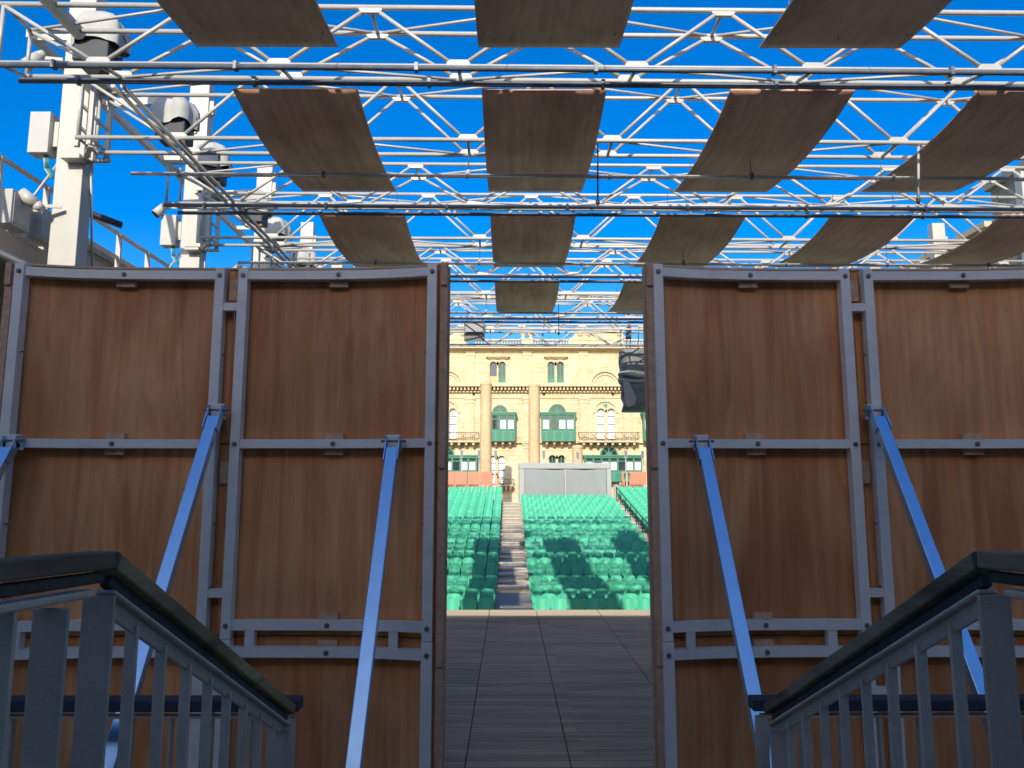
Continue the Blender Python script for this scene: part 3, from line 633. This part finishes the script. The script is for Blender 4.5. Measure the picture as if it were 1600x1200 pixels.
# ------------------------------------------------------------------ curved timber backdrop walls with steel frames and braces
def backdrop(mid, label, side):
    W = thing('backdrop_wall', label, 'stage wall', (mid, 5.6, STZ), 'braced timber walls at the back of the stage')
    half = 1.64; E = 1.645 if side < 0 else 1.615
    def Dw(x): s = (x-mid)/half; return 5.5+.15*(1-min(1, abs(s))**4)-(.03*max(0, abs(s)-1))
    def crv(x0, x1, z0, z1, f0, f1, n=10):                # curved box following the wall, between depth offsets f0, f1
        m = MB(); vs = []
        for i in range(n+1):
            x = x0+(x1-x0)*i/n; vs += [(x, Dw(x)+f0, z0), (x, Dw(x)+f1, z0), (x, Dw(x)+f1, z1), (x, Dw(x)+f0, z1)]
        fs = [(0, 1, 2, 3), tuple(4*n+q for q in (3, 2, 1, 0))]
        for i in range(n):
            for j in range(4): fs.append((4*i+j, 4*i+4+j, 4*i+4+(j+1)%4, 4*i+(j+1)%4))
        return m.add(vs, fs)
    g = .004
    inner = mid+1.64*side*-1                               # edge by the opening
    for bx0, bx1 in ((mid-E, mid-g), (mid+g, mid+E)):
        for z0, z1 in ((.335, 1.665), (-1.045, .327), (-2.2, -1.053)):
            crv(bx0, bx1, z0, z1, 0, .020).build('plywood_sheet', M['ply'], W)
        for z in (.331, -1.049): crv(bx0, bx1, z-.02, z+.02, .021, .04).build('seam_backing', M['dark'], W)  # dark strip added behind each sheet seam to stop light showing through
        crv(bx0+.0, bx1-.0, 1.668, 1.684, -.012, .03).build('top_trim', M['edge'], W)
    for x in (mid-E, mid+E):                         # timber end boards
        MB().box(x-.012, x+.012, Dw(x)+.021, Dw(x)+.07, STZ, 1.66).build('end_board', M['edge'], W)
        s = 1 if x > mid else -1
        MB().box(x-.055 if s > 0 else x-.0, x+.0 if s > 0 else x+.055, Dw(x)-.03, Dw(x)-.003, STZ, 1.655).build('edge_batten', M['cleat'], W)
        for z in (1.50, .15, -1.22):
            xx = x-s*.028; MB().box(xx-.022, xx+.022, Dw(x)-.05, Dw(x)-.031, z, z+.17).build('cleat', M['cleat'], W)
    posts = (mid-1.53, mid-.088, mid+.088, mid+1.53); pw = .036
    def bolt(x, z, f, par, r=.0125):
        b = MB(); b.tube((x, Dw(x)+f, z), (x, Dw(x)+f-.005, z), r*1.45, 12); b.tube((x, Dw(x)+f-.005, z), (x, Dw(x)+f-.016, z), r, 8); return b.build('bolt', M['bolt'], par)
    for x in posts:
        f0 = -.095
        p = MB().box(x-pw, x+pw, Dw(x)+f0, Dw(x)-.012, -1.055, 1.66).build('post', M['frame'], W, bevel=.004)
        p2 = MB().box(x-pw-.003, x+pw+.003, Dw(x)+f0-.003, Dw(x)-.013, STZ, -1.059).build('post', M['frame'], W, bevel=.004)
        bolt(x, 1.60, f0, p); bolt(x, .325, f0, p); bolt(x, -.965, f0, p); bolt(x, -1.145, f0-.003, p2)
        for z in (1.0, -.25, -.7):                         # small side bolts
            sx = pw if x > mid else -pw; p_ = MB().tube((x-sx, Dw(x)-.05, z), (x-sx*1.5, Dw(x)-.05, z), .007, 6).build('side_bolt', M['bolt'], W)
    for (xa, xb) in ((posts[0], posts[1]), (posts[2], posts[3])):
        xa, xb = xa+pw+.001, xb-pw-.001; xm = (xa+xb)/2
        for zc, hh in ((1.605, .034), (.328, .033), (-.962, .034), (-1.148, .034)):
            r = crv(xa, xb, zc-hh, zc+hh, -.090, -.014).build('rail', M['frame'], W)
            bolt(xm, zc, -.090, r)
            if abs(xa-xb) > 1:
                cl = MB(); dz = -hh-.03 if zc > 1 else (hh+.022)
                cl.box(xm-.075, xm+.065, Dw(xm)-.045, Dw(xm)-.002, zc+dz-.02, zc+dz+.024); cl.build('cleat', M['cleat'], W)
                if zc == .328: MB().box(xm-.07, xm+.07, Dw(xm)-.045, Dw(xm)-.002, zc-hh-.045, zc-hh-.002).build('cleat', M['cleat'], W)
        for x in (xa+.10*1.0, xb-.24):
            crv(x, x+.066, -1.113, -.997, -.086, -.02, 1).build('spacer', M['frame'], W)
        for q in (.25, .75):                               # screws on the plywood
            xx = xa+(xb-xa)*q; MB().tube((xx, Dw(xx)-.004, 1.35), (xx, Dw(xx), 1.35), .006, 6).build('screw', M['bolt'], W)
    for z in (1.36, -.74, -1.42):
        MB().box(mid-.088+pw+.001, mid+.088-pw-.001, Dw(mid)-.088, Dw(mid)-.030, z-.03, z+.03).build('connector', M['frame'], W)
    for z in (1.5, .12): MB().box(mid-.03, mid+.03, Dw(mid)-.04, Dw(mid)-.002, z-.08, z+.08).build('cleat', M['cleat'], W)
    for x, z in ((mid-1.45, .33), (mid+(-.03 if side < 0 else .04), .56), (mid+1.27 if side < 0 else mid+1.27, .33)):
        if side > 0 and x < mid-1: x = mid-1.25
        if side < 0 and x < mid-1: x = mid-1.44
        top = Vector((x, Dw(x)-.17, z+.0)); foot = Vector((x, 3.85, STZ+.02))
        d = (foot-top).normalized()
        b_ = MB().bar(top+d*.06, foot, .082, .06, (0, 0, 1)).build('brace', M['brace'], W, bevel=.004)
        k = MB(); k.box(x-.05, x+.05, Dw(x)-.16, Dw(x)-.099, z-.055, z+.055)
        k.build('bracket_block', M['frame'], b_, bevel=.004)
        for s in (-1, 1):
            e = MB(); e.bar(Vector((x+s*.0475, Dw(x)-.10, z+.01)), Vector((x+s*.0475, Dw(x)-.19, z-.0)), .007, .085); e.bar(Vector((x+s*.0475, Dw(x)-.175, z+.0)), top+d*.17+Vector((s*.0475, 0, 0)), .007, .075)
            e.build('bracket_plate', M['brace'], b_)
        MB().tube((x-.09, Dw(x)-.155, z+.01), (x+.09, Dw(x)-.155, z+.01), .010, 8).build('pin', M['bolt'], b_)
        MB().box(x-.08, x+.08, 3.80, 3.98, STZ+.001, STZ+.016).build('foot_plate', M['frame'], b_)
    return W
backdrop(-2.10, 'curved timber and steel backdrop wall left of the opening, with bright diagonal braces', -1)
backdrop(2.64, 'curved timber and steel backdrop wall right of the opening, with bright diagonal braces', 1)

# ------------------------------------------------------------------ railings
def stair_rail(s, x, label):
    o = thing('stair_railing', label, 'railing', (x, 3, STZ), 'railings beside the steps')
    A, B, C_ = Vector((x, .7, -.135)), Vector((x, 2.1, -.19)), Vector((x, 3.95, -1.088))
    hw = .075
    def run(p, q, name, w, h, off, m): return MB().bar(p+Vector((0, 0, off)), q+Vector((0, 0, off)), w, h).build(name, m, o, bevel=.006)
    e = (C_-B).normalized()
    run(A, B-Vector((0, .006, 0)), 'handrail', .078, .046, .0, M['handg']); run(B+e*.016, C_, 'handrail', .078, .046, .0, M['hand' if s < 0 else 'handg'])
    MB().bar(B-Vector((0, .004, 0)), B+e*.014, .074, .043).build('corner_joint', M['handd'], o)
    run(A, B-Vector((0, .01, 0)), 'handrail_support', .03, .03, -.045, M['handd']); run(B+e*.02, C_-e*.05, 'handrail_support', .03, .03, -.05, M['handd'])
    run(A, B-Vector((0, .09, 0)), 'top_bar', .055, .022, -.078, M['railedge']); run(B+e*.02, C_-e*.02, 'top_bar', .055, .014, -.078, M['railedge']); run(B+e*.02, C_-e*.02, 'bar_web', .012, .05, -.111, M['rail'])
    z0 = -1.28
    for yy in (1.88, 2.095):
        MB().box(x-.042*1.0, x+.042, yy-.007, yy+.007, z0-.3, -.285+.0*yy).build('post', M['rail'], o, bevel=.002)
    for i in range(6):
        yy = 1.72-.2*i; MB().box(x-.017, x+.017, yy-.008, yy+.008, -1.4, -.255).build('baluster', M['railedge'], o, bevel=.002)
    m_ = (C_-B).z/(C_-B).y
    for i in range(8):
        yy = 2.29+.2*i
        if yy > 3.75: break
        zt = B.z+(yy-2.1)*m_-.115; MB().box(x-.017, x+.017, yy-.008, yy+.008, zt-1.0, zt).build('baluster', M['railedge'], o, bevel=.002)
    MB().box(x-.045, x+.045, 3.83, 3.845, STZ, C_.z-.06).build('post', M['rail'], o, bevel=.002)
    MB().bar(B+Vector((0, 0, -1.05)), C_+Vector((0, -.12, -1.03)), .045, .03).build('bottom_bar', M['railedge'], o)
    # landing railing running across
    l = thing('landing_railing', label.replace('sloping', 'low level').replace('stair railing', 'railing across the landing'), 'railing', (x, 4.1, STZ), 'dark railings across the landing')
    xa = x-s*0+(.02 if s < 0 else -.05); xb = x+s*3.3; zt = -1.105
    MB().bar((xa, 4.12, zt), (xb, 4.12, zt), .10, .06).build('handrail', M['handd'], l, bevel=.006)
    MB().bar((xa+s*.05, 4.12, zt-.062), (xb, 4.12, zt-.062), .045, .014).build('top_bar', M['railedge'], l)
    MB().box(min(xa+s*.03, xa+s*.075), max(xa+s*.03, xa+s*.075), 4.08, 4.16, STZ, zt-.07).build('post', M['railedge'], l, bevel=.002)
    for i in range(1, 16):
        xx = xa+s*(.05+.205*i); MB().box(xx-.008, xx+.008, 4.10, 4.14, STZ+.1, zt-.070).build('baluster', M['railedge'], l, bevel=.002)
    MB().bar((xa+s*.05, 4.12, STZ+.09), (xb, 4.12, STZ+.09), .045, .02).build('bottom_bar', M['railedge'], l)
stair_rail(-1, -1.10, 'sloping steel stair railing with mossy timber handrail, left of the steps')
stair_rail(1, 1.31, 'sloping steel stair railing with dark timber handrail, right of the steps')

# ------------------------------------------------------------------ roof trusses
TW = .010                                                # the trusses sit slightly askew to the stage axis
NX = 2.115
def truss(name, label, d0, d1, z0, z1, xe, group, lift=0):
    """box truss: chords front/back, low/high; V webs; zigzag in the top and bottom planes"""
    o = thing(name, label, 'truss', (0, d0, z0), group); o.rotation_euler = (0, 0, TW)
    xr_ = 14.3; r, rw = .032, .024
    zf, zk = z0, z0+lift
    for (d, z) in ((d0, z1), (d1, z1), (d0, zf), (d1, zk)): MB().tube((xe, d, z), (xr_, d, z), r, 12).build('chord', M['white'], o)
    tops = [-3.77+NX*i for i in range(9)]; bots = [-4.83+NX*i for i in range(10)]
    for d in (d0, d1):
        z0 = zf if d == d0 else zk
        for i, x in enumerate(tops):
            MB().tube((bots[i]+.09, d, z0+.05), (x-.09, d, z1-.05), rw, 10).build('diagonal', M['white'], o)
            MB().tube((x+.09, d, z1-.05), (bots[i+1]-.09, d, z0+.05), rw, 10).build('diagonal', M['white'], o)
        MB().tube((xe+.04, d, z1-.02), (bots[0]-.09, d, z0+.05), rw, 10).build('diagonal', M['white'], o)
        MB().tube((xe+.03, d, z0), (xe+.03, d, z1), rw, 10).build('end_post', M['white'], o)
        for x in bots: MB().prism([(x-.14, z0-.0), (x+.14, z0-.0), (x+.14, z0+.045), (x+.10, z0+.08), (x-.10, z0+.08), (x-.14, z0+.045)], d-.024, d+.024).build('gusset', M['white'], o, bevel=.006)
        for x in tops: MB().prism([(x-.14, z1), (x+.14, z1), (x+.14, z1-.045), (x+.09, z1-.08), (x-.09, z1-.08), (x-.14, z1-.045)], d-.024, d+.024).build('gusset', M['white'], o, bevel=.006)
    for i, x in enumerate(tops): MB().tube((x, d0, z1), (x, d1, z1), rw, 8).build('cross_strut', M['white'], o)
    for i, x in enumerate(bots): MB().tube((x, d0, zf), (x, d1, zk), rw, 8).build('cross_strut', M['white'], o)
    MB().tube((xe+.03, d0, z1), (xe+.03, d1, z1), rw, 8).build('cross_strut', M['white'], o)
    MB().tube((xe+.03, d0, zf), (xe+.03, d1, zk), rw, 8).build('cross_strut', M['white'], o)
    for i in range(len(tops)-1):
        a, b_ = (d0, d1) if i % 2 == 0 else (d1, d0)
        MB().tube((tops[i], a, z1), (tops[i+1], b_, z1), .019, 8).build('lacing', M['white'], o)
    MB().tube((xe, d1, z1), (tops[0], d0, z1), .019, 8).build('lacing', M['white'], o)
    for i in range(len(bots)-1):
        a, b_ = (d0, d1) if i % 2 else (d1, d0)
        MB().tube((bots[i], a, zf if a == d0 else zk), (bots[i+1], b_, zf if b_ == d0 else zk), .019, 8).build('lacing', M['white'], o)
    return o
SP = 4.4
t1 = truss('roof_truss', 'x', 8.35, 8.87, 4.95, 5.70, -6.03, 'white roof trusses', .13)
t2 = truss('roof_truss', 'x', 10.47, 10.97, 5.06, 6.0, -6.30, 'white roof trusses')
T1, T2 = tree_of(t1), tree_of(t2)
pos = ['nearest the viewer', 'second nearest', 'third nearest', 'fourth nearest', 'farthest, seen through the wall opening']
def lab1(k): return 'white tubular truss with dark pipes under its front chord, ' + pos[k]
def lab2(k): return 'white tubular truss fixed to the left columns, ' + pos[k] + ' of those'
t1['label'] = lab1(0); t2['label'] = lab2(0)
for k in range(1, 5): copy_thing(T1, (0, 8.35+SP*k, 4.95), lab1(k))
for k in range(1, 4): copy_thing(T2, (0, 10.47+SP*k, 5.06), lab2(k))
def longtube(name, label, x0, x1, y, z, r, m, ang=TW, grp=None):
    o = thing(name, label, 'pipe', (0, y, z), grp); o.rotation_euler = (0, 0, ang)
    MB().tube((x0, y, z), (x1, y, z), r, 12).build('tube', m, o)
    x = x0+.7
    while x < x1: MB().box(x-.022, x+.022, y-r-.008, y+r+.008, z-r-.008, z+r+.02).build('clamp', M['pipe'], o); x += 2.115
    return o
for k in range(5):
    if k == 4: continue
    for j, (dy, zz) in enumerate(((-.02, 4.905), (.27, 4.875))):
        longtube('lighting_pipe', 'dark horizontal pipe %s under the truss %s' % ('in front' if j == 0 else 'behind its twin', pos[k]), -6.02+.12*j, 14.3, 8.33+dy+SP*k, zz, .034, M['pipe'], grp='dark pipes below the trusses')
for k in range(-1, 4):
    longtube('hanging_pipe', 'single white pipe crossing below the %s row of ceiling panels' % ['first', 'second', 'third', 'fourth', 'last'][k+1], -5.55, 14.3, 10.65+SP*k, 4.59, .027, M['white'], grp='single pipes below the panels')
    if k >= 0:
        for x in (-4.85, -.6, 3.6, 7.85, 12.0):
            y = 10.65+SP*k+.01*x
            o = thing('hanger_chain', 'thin chain holding the single pipe, %s from left in the %s row' % (ORD[int((x+4.9)/4.2)], ORD[k+1]), 'chain', (x, y, 4.6), 'chains holding the single pipes')
            MB().tube((x, y, 4.62), (x, y+.02, 5.04), .007, 6).build('wire', M['wire'], o)
            MB().lathe((x, y, 4.60), [(.0, 0), (.035, .02), (.035, .07), (0, .09)], 8).build('hook', M['white'], o)
o = thing('longitudinal_beam', 'twin white tube beam linking all the trusses on the left', 'beam', (-4.9, 15, 5.0))
for dx in (-.06, .06): MB().tube((-4.9+dx, 8.87, 5.0), (-4.9+dx, 26.0, 5.0), .030, 12).build('tube', M['white'], o)
o = thing('tie_beam', 'thick shaded beam entering at the top left above the nearest truss', 'beam', (-5.6, 8, 5.7))
MB().tube((-5.45, 5.0, 5.74), (-5.45, 8.9, 5.72), .085, 14).build('tube', M['column'], o)

# ------------------------------------------------------------------ ceiling panels
def profile(s): return -.60*s*(1-s) - .06*math.sin(math.pi*s)*(.5-s)
def ceiling_panel():
    o = thing('ceiling_panel', 'x', 'ceiling panel', (0, 8.95, 5.0), 'curved timber ceiling panels')
    def fn(u, v): return ((-.79+1.58*u, 8.95+3.32*v, 5.0+profile(v))), (0, 0, 1)
    MB().sheet(fn, 4, 24, .018).build('plywood_sheet', M['plyp'], o)
    for v in (.12, .88):
        for s in (-.6, .6): MB().tube((s, 8.95+3.32*v, 5.02+profile(v)), (s*.95, 8.95+3.32*v, 5.6), .005, 5).build('hanger_wire', M['wire'], o)
    for v in (.05, .93): MB().box(-.7, .7, 8.95+3.32*v-.02, 8.95+3.32*v+.02, 5.019+profile(v), 5.06+profile(v)).build('batten', M['edge'], o)
    for u, v in ((-.72, .9), (.7, .9), (.0, .93), (-.7, .1), (.72, .12)):
        MB().tube((u, 8.95+3.32*v, 5.0+profile(v)-.004), (u, 8.95+3.32*v, 5.0+profile(v)+.0), .014, 8).build('bolt', M['bolt'], o)
    return o
cp = ceiling_panel(); TC = tree_of(cp); first = True
rowname = ['nearest row, at the top edge', 'second row', 'third row', 'fourth row, seen over the opening']
colname = ['leftmost', 'second from the left', 'middle one, third from the left', 'fourth from the left', 'fifth from the left']
for r in range(4):
    for c in range(5):
        if r == 0 and c > 3: continue
        loc = (.445+3.15*(c-1), 8.95+SP*(r-1), 5.0-(.0 if r else .1))
        l = 'curved brown plywood ceiling panel, %s, %s' % (rowname[r], colname[c].replace('middle one, third', 'third'))
        if first: cp.location = loc; cp['label'] = l; first = False; continue
        copy_thing(TC, loc, l)

# ------------------------------------------------------------------ columns with their kit
def column(D, x, top, label, kit=True):
    o = thing('roof_column', label, 'column', (x, D, PIT), 'white columns carrying the roof')
    MB().box(x-.21, x+.21, D, D+.30, PIT, top).build('shaft', M['column'], o, bevel=.012)
    MB().box(x+.211, x+.30, D+.05, D+.2, top-.75, top-.45).build('side_lug', M['column'], o)
    if kit:
        z = 5.06
        for dy in (-.5, .02): MB().bar((x+.21, D+.02, z-.08), (x+.60, D+dy, z-.08), .07, .05).build('bracket_arm', M['column'], o)
        MB().prismx([(D-.2, z-.13), (D+.06, z-.13), (D+.06, z-.06), (D-.2, z-.06)], x-.03, x+.26).build('bracket_plate', M['column'], o)
        for i, (dx, dy) in enumerate(((.34, -.42), (.52, -.42), (.36, .02), (.55, .02))): MB().box(x+dx-.035, x+dx+.035, D+dy-.03, D+dy+.03, z-.058, z+1.05).build('frame_upright', M['column'], o)
        for zz in (.25, .6): MB().bar((x+.36, D-.4, z+zz), (x+.55, D+.0, z+zz-.2), .04, .04).build('frame_rung', M['column'], o)
        MB().box(x+.211, x+.62, D-.45, D+.04, z+1.0, z+1.06).build('bracket_plate', M['column'], o)
    return o
def cabinet(D, x, label):
    o = thing('cable_cabinet', label, 'cabinet', (x-.46, D, 5.0), 'grey cabinets on the left columns')
    MB().box(x-.60, x-.29, D-.10, D+.14, 5.06, 5.72).build('box', M['grey'], o, bevel=.008)
    MB().box(x-.295, x-.212, D+.0, D+.1, 5.2, 5.6).build('mounting', M['column'], o)
    for i in range(3): MB().path([(x-.40+.03*i, D, 5.06), (x-.38+.03*i, D+.02, 4.85), (x-.27+.02*i, D+.02, 4.7)], .012).build('cable', M['greenl' if i else 'grey'], o)
def covered_light(D, x, z, label, armx):
    o = thing('covered_stage_light', label, 'stage light', (x, D, z), 'tarpaulin-covered stage lights on the left')
    def hood(u, v):
        t = 2*math.pi*u; sq = (abs(math.cos(t))**4+abs(math.sin(t))**4)**-.25
        rr = (.36+.045*math.sin(5*t+D)+.02*math.sin(9*t))*(.62+.38*min(1, v*2.2)) if v > .02 else .14
        return (x+rr*sq*math.cos(t)*1.0, D+rr*sq*math.sin(t)*.8, z+.46-.56*v-.05*v*math.sin(3*t+D*2)), (0, 0, -1)
    m_ = MB(); nu, nv = 28, 7; vs = [hood(i/nu, j/nv)[0] for j in range(nv+1) for i in range(nu)]
    m_.add(vs, [(j*nu+i, j*nu+(i+1)%nu, (j+1)*nu+(i+1)%nu, (j+1)*nu+i) for j in range(nv) for i in range(nu)] + [tuple(range(nu))], True)
    m_.build('tarpaulin', M['tarp'], o)
    MB().box(x-.27, x+.27, D-.22, D+.22, z-.40, z+.25).build('lamp_body', M['black'], o, bevel=.03)
    MB().tube((x-.02, D-.1, z-.401), (x-.02, D-.13, z-.45), .13, 14).build('lens', M['glass'], o)
    MB().bar((armx, D+.0, z+.36), (x, D, z+.42), .10, .14).build('arm', M['column'], o)
    MB().tube((x+.2, D-.1, z-.34), (x+.2, D-.1, z-.46), .035, 8, .055).build('amber_plug', M['amber'], o)
    MB().path([(x+.25, D, z-.25), (x+.40, D, z-.22), (x+.44, D, z-.05), (x+.36, D, z+.12)], .012).build('cable', M['black'], o)
def spotlight(p, d, label, mt='grey'):
    p = Vector(p); d = Vector(d).normalized()
    o = thing('spotlight', label, 'spotlight', p, 'small spotlights on the left columns')
    MB().tube(p, p+d*.26, .085, 16, .10).build('housing', M[mt], o)
    MB().tube(p-d*.10, p-d*.002, .055, 12, .083).build('rear_cap', M[mt], o)
    MB().tube(p+d*.261, p+d*.27, .09, 16).build('lens', M['glass'], o)
    MB().bar(p+Vector((.0, 0, -.02)), p+Vector((.30, .12, .02)), .03, .05).build('bracket', M['column'], o)
names = ['largest and nearest', 'second nearest', 'third nearest', 'fourth nearest']
CX = -6.72
for k in range(5):
    D = 11.0+SP*k
    column(D, CX, 8.8, 'white square steel column on the left, ' + (names[k] if k < 4 else 'farthest and smallest'))
    if k < 4:
        cabinet(D, CX, 'grey metal cabinet on the side of the left column %s' % names[k])
        covered_light(D-.25, CX+.45, 6.75, 'covered stage light beside the left column %s' % names[k], CX)
        spotlight((CX-.55, D-.1, 6.62 if k == 0 else 5.9), (-.5, -.3, -.75), 'small grey spotlight high on the left column %s' % names[k])
        if k < 3: covered_light(D+2.2, CX+.55, 6.72, 'covered stage light on a horizontal arm between columns, ' + names[k], CX-.78)
    if k < 2: spotlight((CX-.30, D-.22, 4.18), (-.6, -.2, .45), 'pale cylindrical floodlight low on the left column %s' % names[k], 'white')
o = thing('light_rail', 'white rail behind the left columns carrying the arm-mounted lights', 'beam', (CX-.8, 15, 7))
MB().bar((CX-.8, 11, 7.08), (CX-.8, 24.2, 7.08), .1, .14).build('rail', M['column'], o)
for k in range(4): MB().bar((CX-.8, 11.15+SP*k, 7.08), (CX-.215, 11.15+SP*k, 7.08), .08, .1).build('stub', M['column'], o)
for k in range(3):
    D = 11+SP*k
    for x0, y0, z0, x1, y1, z1, l in ((CX-.22, D+.1, 5.0, CX-1.0, D+.1, 3.75, 'left'), (CX+.3, D+.05, 4.95, CX+.0, D+.9, 3.1, 'right')):
        o = thing('tie_rod', 'thin white tie rod to the %s of the left column %s' % (l, names[k]), 'rod', (x0, y0, z0), 'tie rods on the left columns'); MB().tube((x0, y0, z0), (x1, y1, z1), .018, 8).build('rod', M['white'], o)
        MB().lathe((x0, y0, z0), [(0, -.04), (.035, 0), (0, .04)], 8).build('end_fitting', M['white'], o)
for k in range(2, 5):
    column(11.0+SP*k, 14.35, 8.8, ['white steel column at the far right edge, nearest', 'white steel column on the right with a dark opening', 'white steel column on the right, farthest'][k-2], False)
# terrace on the left with its railing
o = thing('terrace', 'grey raised terrace deck with steel edge beam on the left', 'terrace', (-8.4, 15, 3.6))
MB().box(-9.5, -7.45, 4, 34, 3.45, 3.62).build('slab', M['stoned'], o); MB().box(-7.449, -7.32, 4, 34, 3.30, 3.72).build('edge_beam', M['rail'], o)
MB().tube((-7.30, 4, 3.34), (-7.30, 34, 3.34), .07, 10).build('gutter', M['grey'], o)
o = thing('terrace_railing', 'grey railing with white flat posts along the left terrace', 'railing', (-7.5, 15, 3.62))
for z in (4.85, 4.38): MB().bar((-7.5, 5, z), (-7.5, 33, z), .05, .06).build('rail', M['railedge'], o)
for i in range(24): y = 6.0+1.15*i; MB().bar((-7.5, y, 3.62), (-7.5, y, 4.85), .09, .05, (0, 1, 0)).build('post', M['column'], o)
for zz in (4.12, 3.9): MB().tube((-7.48, 5, zz), (-7.48, 33, zz), .008, 6).build('wire', M['wire'], o)
for i, (y, l) in enumerate(((10.5, 'nearer'), (11.15, 'farther'))):
    o = thing('junction_box', 'boxy grey cabinet standing on the terrace edge, the %s of two' % l, 'cabinet', (-7.3, y, 3.7), 'cabinets on the terrace edge')
    MB().box(-7.45, -7.2, y, y+.45, 3.80, 4.32).build('box', M['grey'], o, bevel=.01); MB().box(-7.199, -7.19, y+.04, y+.41, 3.84, 4.28).build('door', M['grey'], o)
o = thing('street_lamp', 'dark flat-headed lamp behind the nearest left column, above the railing', 'lamp', (-7.3, 12.8, 4.8))
MB().bar((-7.45, 12.6, 4.80), (-6.85, 12.9, 4.62), .16, .09).build('head', M['black'], o, bevel=.02); MB().tube((-7.5, 12.6, 3.62), (-7.45, 12.6, 4.78), .03, 8).build('pole', M['rail'], o)

# ------------------------------------------------------------------ speakers hung in the opening
D = 24.2
p, q = at(967, 546, D), at(1008, 643, D); x0, x1, z1, z0 = p.x, p.x+.98, p.z, q.z
o = thing('speaker_array', 'black hanging speaker array half wrapped in grey tarpaulin, right of the opening', 'speaker', ((x0+x1)/2, D, z1))
def drape(u, v):
    t = 2*math.pi*u; c, s = math.cos(t), math.sin(t); sq = (abs(c)**6+abs(s)**6)**(-1/6); xm, hw = (x0+x1)/2, (x1-x0)/2
    z = z1-.05+(z0-z1+.05)*v; wob = .045*math.sin(7*v*math.pi+t*1.5)*(1 if v > .35 else .4)+.02*math.sin(4*t+9*v)
    return (xm+.04*v+(hw+wob)*(1-.13*v)*sq*c, D+(.42+wob)*(1-.1*v)*sq*s, z)
nu, nv = 40, 30; vs = [drape(i/nu, j/nv) for j in range(nv+1) for i in range(nu)]; MBd = MB()
MBd.add(vs, [(j*nu+i, j*nu+(i+1)%nu, (j+1)*nu+(i+1)%nu, (j+1)*nu+i) for j in range(nv) for i in range(nu)], True); MBd.add(vs[:nu], [tuple(range(nu))]); MBd.add(vs[-nu:], [tuple(range(nu))])
M['cover'] = mat('dark_speaker_cover', (.19,.19,.17), .6, 0, .25, (2, 2, 2), .5, 6)
MBd.build('cover', M['cover'], o)
# loose pale tarpaulin folds wrapped round the middle
def fold_band(zc, amp, h, ph):
    m_ = MB(); n = 26; xm, hw = (x0+x1)/2, (x1-x0)/2; v = []
    for i in range(n+1):
        t = math.pi*(1+i/n); c, s = math.cos(t), math.sin(t); sq = (abs(c)**6+abs(s)**6)**(-1/6)
        for j in range(5):
            b_ = .05+.05*math.sin(math.pi*j/4); zz = zc+h*(j/4-.5)+amp*math.sin(2.2*t+ph)
            v.append((xm+.02+(hw*.96+b_)*sq*c, D+(.40+b_)*sq*s, zz))
    m_.add(v, [(i*5+j, i*5+5+j, i*5+6+j, i*5+1+j) for i in range(n) for j in range(4)], True); return m_
for zc, amp, h, ph in ((z1-.88, .06, .12, 0), (z1-1.06, .05, .10, .7)): fold_band(zc, amp, h, ph).build('tarpaulin_fold', M['tarp'], o)
MB().prism([(x0+.02, z1-1.0), (x0+.22, z1-1.12), (x0+.46, z0+.38), (x0+.40, z0+.18), (x0+.20, z0+.08), (x0+.10, z0+.15)], D-.49, D-.44).build('tarpaulin_flap', M['tarp'], o, bevel=.03)
for dx in (.25, .36, .62): MB().tube((x0+dx, D, z1-.06), (x0+dx+.03, D-.1, 5.2), .014, 6).build('rigging_cable', M['black'], o)
MB().bar((x0+.1, D, z1+.02), (x1-.1, D, z1+.02), .06, .05).build('rigging_bar', M['black'], o)
MB().box(x0+.24, x0+.40, D-.1, D+.06, z1+.35, z1+.75).build('chain_motor', M['black'], o)
D = 23.0; p, q = at(726, 507, D), at(757, 535, D)
o = thing('hanging_speaker', 'small dark hanging speaker box at the upper left of the opening', 'speaker', ((p.x+q.x)/2, D, p.z))
MB().prismx([(D-.25, p.z), (D+.3, p.z), (D+.3, q.z+.1), (D-.15, q.z)], p.x, q.x).build('cabinet', M['cover'], o, bevel=.01)
MB().box(p.x+.04, q.x-.04, D-.262, D-.252, p.z-.3, p.z-.04).build('grille', M['wire'], o)
for x in (p.x+.08, q.x-.08): MB().tube((x, D, p.z), (x, D-.2, p.z+.45), .012, 6).build('cable', M['wire'], o)
# loose rods and cables hanging from the pipes
for px, y0, y1, Dh, l in ((873, 475, 522, 20.6, 'black cable dangling beside the ceiling panel in the opening'), (851, 500, 524, 24.5, 'short black strap dangling over the palazzo roof'), (934, 222, 318, 10.5, 'black cable dangling right of the middle panel'), (1435, 226, 316, 10.4, 'pale drop rod hanging in front of the right panels')):
    a, b_ = at(px, y0, Dh), at(px-(3 if px == 851 else 0), y1, Dh)
    o = thing('drop_cable' if px != 1435 else 'drop_rod', l, 'cable' if px != 1435 else 'rod', b_)
    MB().tube(b_, a, .012 if px != 1435 else .02, 6).build('line', M['black'] if px != 1435 else M['grey'], o)
    MB().lathe(b_, [(0, -.04), (.03, 0), (.03, .05), (0, .07)], 8).build('end_fitting', M['black'], o)
